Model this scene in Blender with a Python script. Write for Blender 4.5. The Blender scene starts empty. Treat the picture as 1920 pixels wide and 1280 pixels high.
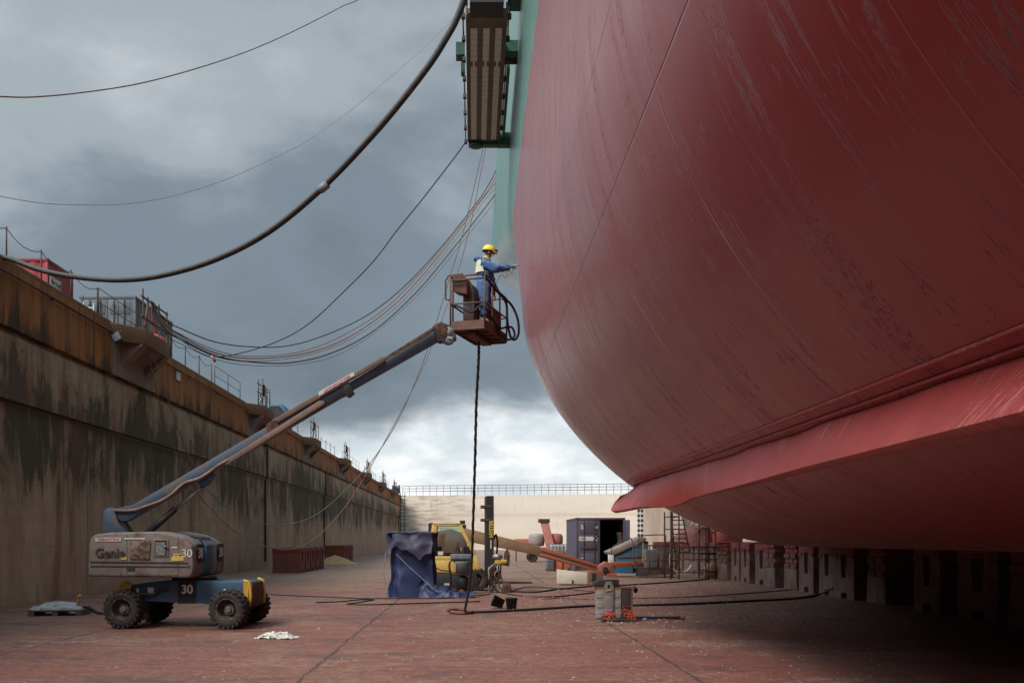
import bpy, bmesh, math, random
from mathutils import Vector, Matrix, noise as mnoise
random.seed(7)
R = math.radians
S = bpy.context.scene
COL = S.collection
# ------------------------------------------------------------------ camera
F, CX, CY, H = 1866.67, 888.0, 1010.0, 1.93
cam = bpy.data.cameras.new('camera'); co = bpy.data.objects.new('camera', cam); COL.objects.link(co)
co.location = (0, 0, H); co.rotation_euler = (R(90), 0, 0)
cam.lens = 35; cam.sensor_width = 36; cam.shift_x = (960-CX)/1920; cam.shift_y = (CY-640)/1920
cam.clip_end = 4000; cam.clip_start = .1
S.camera = co
S.view_settings.view_transform = 'Standard'; S.view_settings.look = 'None'
S.view_settings.gamma = 1; S.view_settings.exposure = 0.26
# ------------------------------------------------------------------ node helpers
class NT:
    def __init__(s, tree): s.t = tree; s.t.nodes.clear()
    def n(s, typ, props=None, **inp):
        nd = s.t.nodes.new(typ)
        for k, v in (props or {}).items(): setattr(nd, k, v)
        for k, v in inp.items():
            key = int(k[1:]) if k[0] == 'i' and k[1:].isdigit() else k.replace('_', ' ')
            s.put(nd.inputs[key], v)
        return nd
    def put(s, sock, v):
        if isinstance(v, bpy.types.NodeSocket): s.t.links.new(v, sock)
        elif isinstance(v, bpy.types.Node): s.t.links.new(v.outputs[0], sock)
        else:
            if sock.type == 'RGBA' and len(v) == 3: v = (*v, 1)
            sock.default_value = v
    def m(s, op, a, b=0.0, c=None):
        nd = s.t.nodes.new('ShaderNodeMath'); nd.operation = op
        s.put(nd.inputs[0], a); s.put(nd.inputs[1], b)
        if c is not None: s.put(nd.inputs[2], c)
        return nd.outputs[0]
    def ss(s, v, a, b, lo=0.0, hi=1.0):
        nd = s.t.nodes.new('ShaderNodeMapRange'); nd.interpolation_type = 'SMOOTHSTEP'
        s.put(nd.inputs[0], v)
        for i, x in enumerate((a, b, lo, hi)): s.put(nd.inputs[i+1], x)
        return nd.outputs[0]
    def mix(s, f, a, b, mode='MIX'):
        nd = s.t.nodes.new('ShaderNodeMix'); nd.data_type = 'RGBA'; nd.blend_type = mode
        s.put(nd.inputs[0], f); s.put(nd.inputs[6], a); s.put(nd.inputs[7], b)
        return nd.outputs[2]
    def noise(s, vec, scale, detail=4, rough=.55, dist=0.0, map_=None, loc=(0, 0, 0)):
        if map_ is not None:
            mp = s.n('ShaderNodeMapping', Vector=vec, Scale=map_, Location=loc); vec = mp.outputs[0]
        nd = s.n('ShaderNodeTexNoise', Vector=vec, Scale=scale, Detail=detail, Roughness=rough, Distortion=dist)
        return nd.outputs[0]
# ------------------------------------------------------------------ world
SUN_EL, SUN_AZ = R(47), R(222)      # azimuth clockwise from +Y : behind the camera, a little left
w = bpy.data.worlds.new('World'); S.world = w; w.use_nodes = True
k = NT(w.node_tree)
tc = k.n('ShaderNodeTexCoord').outputs['Generated']
xyz = k.n('ShaderNodeSeparateXYZ', Vector=tc)
dx, dy, dz = xyz.outputs
den = k.m('ADD', k.m('MAXIMUM', dz, 0.0), .16)
pv = k.n('ShaderNodeCombineXYZ', X=k.m('DIVIDE', dx, den), Y=k.m('DIVIDE', dy, den), Z=0.0).outputs[0]
n1 = k.noise(pv, .75, 7, .52, .25)
n2 = k.noise(tc, 5.5, 6, .55, .35, (1, 1, 2.6))
def lobe(px, py, r, amp, d=None):
    v = Vector(((px-CX)/F, 1, (CY-py)/F)).normalized() if d is None else Vector(d).normalized()
    dp = k.n('ShaderNodeVectorMath', {'operation': 'DOT_PRODUCT'}, i0=tc, i1=v).outputs['Value']
    return k.ss(dp, math.cos(R(r)), 1.0, 0.0, amp)
n4 = k.noise(tc, 5.5, 9, .58, .25, (1, 1, 1.8), (4, 2, 1))
br = k.m('ADD', k.m('MULTIPLY_ADD', k.m('SUBTRACT', n1, .5), .46, .30), k.m('MULTIPLY', k.m('SUBTRACT', n4, .5), .60))
for L in ((180, 250, 15, .22), (840, 80, 12, .22), (-100, -40, 16, .10), (450, 60, 10, .06), (640, 360, 6, -.05), (250, 560, 9, -.12), (560, 620, 8, -.1), (760, 560, 7, .06)):
    br = k.m('ADD', br, lobe(*L))
br = k.m('ADD', br, lobe(0, 0, 40, .35, (-.6, .35, .9)))
edge = k.m('SUBTRACT', dz, k.m('MULTIPLY', k.m('MINIMUM', dx, 0.0), -.10))
edge = k.m('SUBTRACT', dz, k.m('MULTIPLY', dx, .16))
brk = k.ss(k.m('ADD', edge, k.m('MULTIPLY', k.m('SUBTRACT', n2, .5), .15)), .095, .155, 1.0, 0.0)
front = k.ss(dy, 0.2, .6)
brk = k.m('MULTIPLY', brk, front)
cr = k.n('ShaderNodeValToRGB', Fac=br); e = cr.color_ramp; e.interpolation = 'EASE'
e.elements[0].position = .05; e.elements[0].color = (.125, .155, .18, 1)
e.elements[1].position = 1.0; e.elements[1].color = (.86, .89, .92, 1)
x = e.elements.new(.38); x.color = (.19, .238, .275, 1)
x = e.elements.new(.62); x.color = (.36, .405, .435, 1)
n3 = k.noise(tc, 10, 8, .6, .3, (1, 1, 2.4))
bright = k.mix(k.ss(n3, .35, .7), (.62, .69, .73), (1.0, 1.0, 1.0))
cl = k.mix(brk, cr.outputs[0], bright)
glow = k.m('ADD', k.m('ADD', lobe(0, 0, 80, 24, (-.35, -.8, .55)), lobe(0, 0, 58, 27, (-.05, .05, 1))), k.m('ADD', lobe(0, 0, 42, 46, (-.95, .16, .62)), 9.3))
gl3 = k.n('ShaderNodeCombineXYZ', X=glow, Y=glow, Z=glow).outputs[0]
cl = k.mix(1.0, cl, gl3, 'MULTIPLY')
sky = k.n('ShaderNodeTexSky', {'sky_type': 'NISHITA', 'sun_disc': False, 'sun_elevation': SUN_EL, 'sun_rotation': SUN_AZ})
fin = k.mix(.93, sky.outputs[0], cl)
bg = k.n('ShaderNodeBackground', Color=fin, Strength=.1)
k.n('ShaderNodeOutputWorld', Surface=bg)
# ------------------------------------------------------------------ sun
sl = bpy.data.lights.new('sun', 'SUN'); sl.energy = 3.0; sl.angle = R(24); sl.color = (1, .92, .82)
so = bpy.data.objects.new('sun', sl); COL.objects.link(so)
sd = Vector((math.sin(SUN_AZ)*math.cos(SUN_EL), math.cos(SUN_AZ)*math.cos(SUN_EL), math.sin(SUN_EL)))
so.rotation_euler = sd.to_track_quat('Z', 'Y').to_euler(); so.location = (-20, -20, 40)
# ------------------------------------------------------------------ geometry helpers
def at(px, py, d): return Vector(((px-CX)/F*d, d, H+(CY-py)/F*d))
def gd(py): return H*F/(py-CY)
def gnd(px, py): return at(px, py, gd(py))
def onplane(px, py, A, B):
    kx = (px-CX)/F; t = (kx*A[1]-A[0])/((B[0]-A[0])-kx*(B[1]-A[1]))
    Y = A[1]+(B[1]-A[1])*t
    return at(px, py, Y)
def smooth(pts, n=6):
    pts = [Vector(p) for p in pts]; out = []
    P = [pts[0]*2-pts[1]]+pts+[pts[-1]*2-pts[-2]]
    for i in range(1, len(P)-2):
        for j in range(n):
            t = j/n; a, b, c, d = P[i-1:i+3]
            out.append(.5*((2*b)+(c-a)*t+(2*a-5*b+4*c-d)*t*t+(3*b-a-3*c+d)*t**3))
    out.append(pts[-1]); return out
def worldmat(o):
    M = o.matrix_basis.copy()
    return worldmat(o.parent) @ M if o.parent else M
class MB:
    def __init__(s): s.v = []; s.f = []; s.sm = []; s.uv = None
    def add(s, vs, fs, M=None, sm=False):
        o = len(s.v)
        s.v += [(M @ Vector(v)) if M is not None else Vector(v) for v in vs]
        s.f += [[o+i for i in f] for f in fs]; s.sm += [sm]*len(fs); return s
    def box(s, x0, y0, z0, x1, y1, z1, M=None):
        vs = [(x, y, z) for z in (z0, z1) for y in (y0, y1) for x in (x0, x1)]
        return s.add(vs, [(0, 2, 3, 1), (4, 5, 7, 6), (0, 1, 5, 4), (1, 3, 7, 5), (3, 2, 6, 7), (2, 0, 4, 6)], M)
    def cbox(s, c, d, M=None):
        return s.box(*(c[i]-d[i]/2 for i in range(3)), *(c[i]+d[i]/2 for i in range(3)), M)
    def prism(s, poly, off, M=None, sm=False):
        """poly: 3-D points of one cap, off: extrusion vector"""
        n = len(poly); off = Vector(off); P = [Vector(p) for p in poly]
        vs = P+[p+off for p in P]
        fs = [list(range(n))[::-1], list(range(n, 2*n))]+[(i, (i+1) % n, n+(i+1) % n, n+i) for i in range(n)]
        return s.add(vs, fs, M, sm)
    def tube(s, pts, r, seg=6, M=None, caps=True, sm=True):
        pts = [Vector(p) for p in pts]; n = len(pts)
        rr = r if isinstance(r, (list, tuple)) else [r]*n
        vs, fs = [], []; up = None
        for i, p in enumerate(pts):
            t = (pts[min(i+1, n-1)]-pts[max(i-1, 0)])
            if t.length < 1e-9: t = Vector((0, 0, 1))
            t.normalize()
            if up is None: up = t.orthogonal().normalized()
            up = up-t*up.dot(t)
            if up.length < 1e-6: up = t.orthogonal()
            up.normalize(); b = t.cross(up)
            for j in range(seg):
                a = 2*math.pi*j/seg+math.pi/seg; vs.append(p+(up*math.cos(a)+b*math.sin(a))*rr[i])
        for i in range(n-1):
            for j in range(seg):
                a, b2 = i*seg+j, i*seg+(j+1) % seg; fs.append((a, b2, b2+seg, a+seg))
        if caps: fs += [list(range(seg))[::-1], list(range((n-1)*seg, n*seg))]
        return s.add(vs, fs, M, sm and seg > 4)
    def bar(s, a, b, w, h, M=None):
        """square bar from a to b: w across (horizontal), h the other way"""
        a, b = Vector(a), Vector(b); t = (b-a).normalized(); u = t.cross(Vector((0, 0, 1)))
        u = Vector((1, 0, 0)) if u.length < 1e-4 else u.normalized()
        v = u.cross(t); u = u*w/2; v = v*h/2
        vs = [a-u-v, a+u-v, a+u+v, a-u+v, b-u-v, b+u-v, b+u+v, b-u+v]
        return s.add(vs, [(0, 3, 2, 1), (4, 5, 6, 7), (0, 1, 5, 4), (1, 2, 6, 5), (2, 3, 7, 6), (3, 0, 4, 7)], M)
    def lathe(s, prof, seg=24, M=None, sm=True, closed=False, caps=True):
        """prof: (r, h) pairs turned round local Z"""
        vs, fs = [], []; n = len(prof)
        for r, h in prof:
            for j in range(seg):
                a = 2*math.pi*j/seg; vs.append((r*math.cos(a), r*math.sin(a), h))
        for i in range(n if closed else n-1):
            for j in range(seg):
                a, b = i*seg+j, i*seg+(j+1) % seg; c = ((i+1) % n)*seg
                fs.append((a, b, c+(j+1) % seg, c+j))
        if not closed and caps: fs += [list(range(seg))[::-1], list(range((n-1)*seg, n*seg))]
        return s.add(vs, fs, M, sm)
    def grid(s, fn, nu, nv, M=None, sm=True):
        vs = [fn(i/nu, j/nv) for j in range(nv+1) for i in range(nu+1)]
        fs = [(j*(nu+1)+i, j*(nu+1)+i+1, (j+1)*(nu+1)+i+1, (j+1)*(nu+1)+i) for j in range(nv) for i in range(nu)]
        return s.add(vs, fs, M, sm)
    def build(s, name, mat, parent=None, world=False, bevel=0, seg=2, fix=True):
        me = bpy.data.meshes.new(name)
        vs = s.v
        if world and parent is not None:
            inv = worldmat(parent).inverted(); vs = [inv @ v for v in vs]
        me.from_pydata([tuple(v) for v in vs], [], s.f)
        me.polygons.foreach_set('use_smooth', s.sm); me.update()
        bm = bmesh.new(); bm.from_mesh(me)
        if fix: bmesh.ops.recalc_face_normals(bm, faces=bm.faces)
        if bevel:
            es = [e for e in bm.edges if len(e.link_faces) == 2 and e.calc_face_angle(0) > R(28)]
            bmesh.ops.bevel(bm, geom=es, offset=bevel, segments=seg, affect='EDGES', clamp_overlap=True, profile=.5)
            for f in bm.faces: f.smooth = True
        bm.to_mesh(me); bm.free()
        if bevel:
            try: me.set_sharp_from_angle(angle=R(35))
            except Exception: pass
        me.materials.append(mat)
        o = bpy.data.objects.new(name, me); COL.objects.link(o)
        if parent is not None: o.parent = parent
        return o
def tag(o, label=None, cat=None, group=None, kind=None):
    if label: o['label'] = label
    if cat: o['category'] = cat
    if group: o['group'] = group
    if kind: o['kind'] = kind
    return o
def thing(name, label, cat, loc=(0, 0, 0), rz=0, group=None):
    o = bpy.data.objects.new(name, None); COL.objects.link(o); o.location = loc; o.rotation_euler = (0, 0, rz)
    o.empty_display_size = .2
    return tag(o, label, cat, group)
def dup(o, parent=None, loc=None, rz=None, label=None):
    c = o.copy(); COL.objects.link(c)
    if parent is not None: c.parent = parent
    if loc is not None: c.location = loc
    if rz is not None: c.rotation_euler = (0, 0, rz)
    if label: c['label'] = label
    for ch in list(o.children): dup(ch, c)
    return c
def text(s, size, M, mat, parent, name='lettering', extrude=.002, align='CENTER', sx=1.0, bold=0.0):
    cu = bpy.data.curves.new(name, 'FONT'); cu.body = s; cu.size = size; cu.extrude = extrude
    cu.align_x = align; cu.align_y = 'CENTER'; cu.offset = bold
    tmp = bpy.data.objects.new(name, cu); COL.objects.link(tmp)
    dg = bpy.context.evaluated_depsgraph_get(); dg.update()
    me = bpy.data.meshes.new_from_object(tmp.evaluated_get(dg))
    bpy.data.objects.remove(tmp); bpy.data.curves.remove(cu)
    inv = worldmat(parent).inverted() if parent else Matrix()
    me.transform(inv @ M @ Matrix.Diagonal((sx, 1, 1, 1))); me.materials.clear(); me.materials.append(mat)
    o = bpy.data.objects.new(name, me); COL.objects.link(o); o.parent = parent
    return o
def frame(o, xdir, ydir):
    x = Vector(xdir).normalized(); z = x.cross(Vector(ydir)).normalized(); y = z.cross(x)
    return Matrix(((x.x, y.x, z.x, o[0]), (x.y, y.y, z.y, o[1]), (x.z, y.z, z.z, o[2]), (0, 0, 0, 1)))
def skin(verts, edges, radii, name, mat, parent, root=0, sub=2):
    """one continuous surface grown round a skeleton (world coordinates)"""
    inv = worldmat(parent).inverted() if parent else Matrix()
    me = bpy.data.meshes.new(name); me.from_pydata([tuple(inv @ Vector(v)) for v in verts], edges, [])
    o = bpy.data.objects.new(name, me); COL.objects.link(o)
    m = o.modifiers.new('skin', 'SKIN'); m.use_smooth_shade = True
    for i, d in enumerate(me.skin_vertices[0].data):
        r = radii[i]; d.radius = r if isinstance(r, tuple) else (r, r); d.use_root = (i == root)
    m2 = o.modifiers.new('sub', 'SUBSURF'); m2.levels = sub; m2.render_levels = sub
    dg = bpy.context.evaluated_depsgraph_get(); dg.update()
    nm = bpy.data.meshes.new_from_object(o.evaluated_get(dg)); bpy.data.objects.remove(o)
    for p in nm.polygons: p.use_smooth = True
    nm.materials.clear(); nm.materials.append(mat)
    o = bpy.data.objects.new(name, nm); COL.objects.link(o); o.parent = parent
    return o
# ------------------------------------------------------------------ materials
def lin(h):
    h = h.lstrip('#'); c = [int(h[i:i+2], 16)/255 for i in (0, 2, 4)]
    return tuple(x/12.92 if x <= .04045 else ((x+.055)/1.055)**2.4 for x in c)
MATS = {}
def pm(name, c1, c2=None, c3=None, scale=3, rough=.7, metal=0, bump=.15, stretch=(1, 1, 1), cover=.5, dscale=None, spec=.4):
    """painted / worn surface: c1-c2 mottling, c3 patches of dirt or rust"""
    if name in MATS: return MATS[name]
    m = bpy.data.materials.new(name); m.use_nodes = True; k = NT(m.node_tree)
    c2 = c2 or tuple(x*.7 for x in c1)
    co_ = k.n('ShaderNodeTexCoord').outputs['Object']
    a = k.noise(co_, scale, 6, .6, .2, stretch)
    col = k.mix(k.ss(a, .3, .7), c1, c2); ro = rough
    if c3:
        b = k.noise(co_, dscale or scale*1.7, 8, .65, .4, stretch, (3, 7, 1))
        msk = k.ss(b, 1-cover-.06, 1-cover+.08)
        col = k.mix(msk, col, c3); ro = k.ss(msk, 0, 1, rough, min(1, rough+.25))
    fine = k.noise(co_, scale*12, 4, .6)
    bp = k.n('ShaderNodeBump', Strength=bump, Distance=.02, Height=k.m('ADD', fine, a))
    bs = k.n('ShaderNodeBsdfPrincipled', Base_Color=col, Roughness=ro, Metallic=metal, Normal=bp)
    bs.inputs['Specular IOR Level'].default_value = spec
    k.n('ShaderNodeOutputMaterial', Surface=bs)
    MATS[name] = m; return m
RUST = (.085, .042, .028); RUST2 = (.13, .06, .04)
M_rust = pm('rusty_steel', RUST2, RUST, (.05, .03, .025), 6, .8)
M_dark = pm('dark_steel', (.03, .03, .034), (.018, .018, .02), (.07, .04, .03), 5, .55, cover=.3)
M_black = pm('black_rubber', (.014, .014, .015), (.022, .021, .02), (.06, .045, .038), 8, .75, cover=.28)
M_hose = pm('hose_rubber', (.04, .033, .03), (.028, .025, .024), (.075, .055, .047), 3, .6, cover=.4)
M_blue = pm('blue_paint', (.033, .088, .16), (.035, .068, .115), (.11, .07, .06), 2.5, .5, cover=.42)
M_navy = pm('boom_blue_black', (.022, .03, .05), (.016, .018, .026), (.055, .033, .026), 3, .42, cover=.3)
M_hood = pm('dusty_grey_hood', (.20, .165, .15), (.15, .115, .10), (.12, .075, .06), 2.2, .75, cover=.42)
M_white = pm('white_paint', (.62, .61, .58), (.5, .49, .46), (.35, .28, .25), 5, .6, cover=.2)
M_red = pm('red_lettering', (.42, .03, .04), (.38, .03, .04), None, 5, .6)
M_yel = pm('yellow_paint', (.60, .41, .12), (.5, .33, .09), (.22, .12, .05), 4, .5, cover=.28)
M_grey = pm('grey_paint', (.2, .21, .215), (.16, .165, .17), (.11, .08, .07), 4, .6, cover=.25)
M_steel = pm('bare_steel', (.32, .3, .28), (.22, .2, .19), (.15, .09, .06), 6, .45, .6, cover=.3)
M_timber = pm('old_timber', (.16, .1, .07), (.1, .06, .045), (.2, .06, .05), 5, .85, stretch=(1, 6, 1))
M_scaf = pm('scaffold_tube', (.1, .065, .055), (.06, .042, .038), None, 6, .7)
M_orange = pm('orange_paint', (.5, .14, .06), (.38, .12, .07), (.25, .13, .1), 3, .6, cover=.35)
M_tan = pm('tan_boom_paint', (.42, .28, .17), (.34, .21, .13), (.22, .12, .08), 3, .65, cover=.3)
M_rope = pm('pale_cable', (.3, .27, .25), (.2, .18, .17), None, 5, .7)
M_ropered = pm('red_brown_cable', (.22, .085, .055), (.17, .08, .06), None, 5, .7)
M_ropeblk = pm('black_cable', (.018, .02, .022), (.03, .03, .03), None, 5, .7)
M_roporg = pm('orange_cable', (.3, .13, .09), (.2, .13, .1), None, 1.2, .65)
M_ropgrn = pm('grey_green_cable', (.1, .12, .11), (.07, .08, .075), None, 4, .7)
M_pink = pm('pink_dusty_paint', (.42, .16, .13), (.33, .12, .1), (.2, .13, .11), 2, .8, cover=.4)

def hull_mat(name, A, B, C, D, seams=()):
    m = bpy.data.materials.new(name); m.use_nodes = True; k = NT(m.node_tree)
    uv = k.n('ShaderNodeUVMap').outputs[0]
    sp = k.n('ShaderNodeSeparateXYZ', Vector=uv); u, v = sp.outputs[0], sp.outputs[1]
    big = k.noise(uv, .22, 5, .55, .3)
    streak = k.noise(uv, 1.0, 7, .65, .5, (2.6, .16, 1))
    fine = k.noise(uv, 22, 5, .65)
    col = k.mix(k.ss(big, .35, .65), A, B)
    col = k.mix(k.ss(streak, .5, .7, 0, .4), col, C)
    # flaked patches: fine speckle with ragged ends inside long streaky areas
    pat = k.ss(k.noise(uv, 1.0, 7, .65, .8, (1.3, .24, 1), (9, 2, 0)), .575, .62)
    spk = k.ss(k.noise(uv, 1.0, 6, .75, .4, (30, 12, 1)), .50, .56)
    flake = k.m('MULTIPLY', pat, spk)
    # thin cracks down the girth: contour lines of stretched noises, broken up
    def crack(mp, loc, wd, lo, hi, bs_, bloc):
        cn = k.noise(uv, 1.0, 7, .62, .5, mp, loc)
        return k.m('MULTIPLY', k.ss(k.m('ABSOLUTE', k.m('SUBTRACT', cn, .5)), 0.0, wd, 1.0, 0.0), k.ss(k.noise(uv, 1.0, 4, .6, .2, bs_, bloc), lo, hi))
    c1 = crack((2.6, .22, 1), (1, 4, 0), .010, .50, .56, (1.1, .5, 1), (0, 3, 0))
    c2 = crack((5.5, .35, 1), (7, 1, 0), .013, .56, .61, (1.8, .7, 1), (5, 0, 0))
    c3 = crack((1.1, .5, 1), (3, 9, 0), .0045, .54, .58, (.9, .9, 1), (2, 6, 0))
    lines = k.m('MAXIMUM', c1, k.m('MAXIMUM', k.m('MULTIPLY', c2, .8), c3))
    jit = k.m('MULTIPLY', k.m('SUBTRACT', k.noise(uv, 3.0, 3), .5), .008)
    seam = 0.0
    for v0, wd in seams:
        q = k.ss(k.m('ABSOLUTE', k.m('ADD', k.m('SUBTRACT', v, v0), jit)), 0.0, wd, 1.0, 0.0)
        seam = k.m('MAXIMUM', seam, q)
    tw = k.m('ABSOLUTE', k.m('SUBTRACT', k.m('FRACT', k.m('DIVIDE', k.m('ADD', k.m('ADD', u, .3), jit), 3.4)), .5))
    tseam = k.ss(tw, 0.0, .006, 1.0, 0.0)
    col = k.mix(k.m('MULTIPLY', flake, .42), col, D)
    col = k.mix(k.m('MAXIMUM', k.m('MULTIPLY', seam, .85), k.m('MULTIPLY', lines, .8)), col, D)
    ro = k.m('ADD', k.ss(streak, .35, .7, .27, .36), k.m('MULTIPLY', k.m('MAXIMUM', flake, lines), .4))
    wav = k.noise(uv, .5, 3, .45)
    b0 = k.n('ShaderNodeBump', Strength=.45, Distance=.035, Height=wav)
    hh = k.m('ADD', k.m('MULTIPLY', fine, .3), k.m('MULTIPLY', streak, .35))
    hh = k.m('SUBTRACT', hh, k.m('MULTIPLY', k.m('MAXIMUM', lines, k.m('MULTIPLY', flake, .5)), .9))
    hh = k.m('ADD', hh, k.m('MULTIPLY', seam, -.9)); hh = k.m('ADD', hh, k.m('MULTIPLY', tseam, .8))
    b1 = k.n('ShaderNodeBump', Strength=.4, Distance=.008, Height=hh, Normal=b0)
    bs = k.n('ShaderNodeBsdfPrincipled', Base_Color=col, Roughness=ro, Normal=b1)
    bs.inputs['Specular IOR Level'].default_value = .36; bs.inputs['Coat Weight'].default_value = .4; bs.inputs['Coat IOR'].default_value = 1.6
    bs.inputs['Sheen Weight'].default_value = .12; bs.inputs['Sheen Roughness'].default_value = .3; bs.inputs['Sheen Tint'].default_value = (1, .85, .88, 1)
    k.put(bs.inputs['Coat Roughness'], k.m('MULTIPLY', ro, 1.15)); k.put(bs.inputs['Coat Normal'], b1)
    k.n('ShaderNodeOutputMaterial', Surface=bs); return m
def arc_at(kk):
    XS_, ZB_, RB_ = 1.2127, 1.77, 5.6277; z = H+.05; fn = lambda q: XS_+RB_-math.sqrt(max(RB_*RB_-(ZB_+RB_-min(q, ZB_+RB_))**2, 0))
    while fn(z) > kk*(z-H): z += .002
    q = min(z, ZB_+RB_); return RB_*math.acos((ZB_+RB_-q)/RB_)+max(0, z-ZB_-RB_)
SEAMS = [(arc_at(.40), .017), (arc_at(.256), .012)]
M_hull = hull_mat('red_antifouling_paint', (.205, .012, .0095), (.235, .018, .015), (.17, .0095, .008), (.085, .008, .006), SEAMS)
M_top = hull_mat('green_topside_paint', (.02, .15, .105), (.03, .19, .135), (.012, .085, .055), (.008, .035, .028))

def ground_mat():
    m = bpy.data.materials.new('dock_floor_concrete'); m.use_nodes = True; k = NT(m.node_tree)
    p = k.n('ShaderNodeTexCoord').outputs['Object']
    sp = k.n('ShaderNodeSeparateXYZ', Vector=p); X, Y = sp.outputs[0], sp.outputs[1]
    a = k.noise(p, .16, 8, .68, .6, (1, .8, 1)); b = k.noise(p, 1.0, 10, .72, .8, (.75, 1.0, 1))
    c = k.noise(p, 1.0, 9, .78, .5, (2.8, 3.4, 1)); f = k.noise(p, 34, 5, .75); g = k.noise(p, 9, 7, .8, .4)
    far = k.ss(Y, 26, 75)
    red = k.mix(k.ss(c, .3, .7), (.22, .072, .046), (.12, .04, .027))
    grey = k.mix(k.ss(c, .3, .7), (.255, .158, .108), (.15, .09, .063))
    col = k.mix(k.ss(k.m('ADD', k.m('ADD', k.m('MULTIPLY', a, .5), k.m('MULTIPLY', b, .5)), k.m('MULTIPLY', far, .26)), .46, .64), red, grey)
    # overspray of hull paint beside the ship
    osp = k.m('MULTIPLY', k.ss(k.m('ADD', X, k.m('MULTIPLY', b, 4)), -2.0, 5.0), k.ss(k.m('ADD', Y, k.m('MULTIPLY', a, 10)), 26, 14))
    col = k.mix(k.m('MULTIPLY', osp, .62), col, (.17, .05, .042))
    st = k.noise(p, 1.0, 9, .74, .9, (.5, 1.3, 1), (5, 3, 0))
    col = k.mix(k.ss(st, .52, .64, 0, .6), col, (.075, .042, .034))
    col = k.mix(k.ss(g, .5, .66, 0, .55), col, (.33, .20, .15))
    col = k.mix(k.ss(g, .5, .34, 0, .6), col, (.07, .034, .026))
    col = k.mix(k.ss(f, .62, .74, 0, .5), col, (.38, .29, .25))
    d2 = k.ss(k.noise(p, .45, 9, .7, .8, (1, 1.6, 1), (2, 8, 0)), .52, .62)
    col = k.mix(k.m('MULTIPLY', d2, .55), col, (.085, .04, .034))
    gr_ = k.ss(k.noise(p, .3, 9, .72, .6, (.7, 1.4, 1), (7, 1, 0)), .55, .62)
    col = k.mix(k.m('MULTIPLY', gr_, k.ss(k.noise(p, 9, 5, .7), .42, .6, 0, .6)), col, (.33, .24, .2))
    jt = k.m('MULTIPLY', k.m('SUBTRACT', k.noise(p, 1.6, 4, .6), .5), .16)
    jx = k.m('ABSOLUTE', k.m('SUBTRACT', k.m('FRACT', k.m('DIVIDE', k.m('ADD', k.m('ADD', X, 2.38+2.74), jt), 5.48)), .5))
    jy = k.m('ABSOLUTE', k.m('SUBTRACT', k.m('FRACT', k.m('DIVIDE', k.m('ADD', k.m('SUBTRACT', Y, 15.0-4.5), jt), 9.0)), .5))
    wv = k.ss(k.noise(p, .9, 3), .3, .7, .004, .014)
    j = k.m('MAXIMUM', k.ss(jx, 0, wv, 1, 0), k.m('MULTIPLY', k.ss(jy, 0, .0045, 1, 0), .7))
    col = k.mix(k.m('MULTIPLY', j, .8), col, (.035, .024, .022))
    hh = k.m('ADD', k.m('MULTIPLY_ADD', g, .9, k.m('MULTIPLY', f, .4)), k.m('ADD', k.m('MULTIPLY', c, .5), k.m('MULTIPLY', j, -1.2)))
    bp = k.n('ShaderNodeBump', Strength=.6, Distance=.02, Height=hh)
    ro = k.m('SUBTRACT', k.ss(a, .35, .65, .66, .9), k.m('MULTIPLY', d2, .28))
    bs = k.n('ShaderNodeBsdfPrincipled', Base_Color=col, Roughness=ro, Normal=bp)
    k.n('ShaderNodeOutputMaterial', Surface=bs); return m
M_ground = ground_mat()

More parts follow.
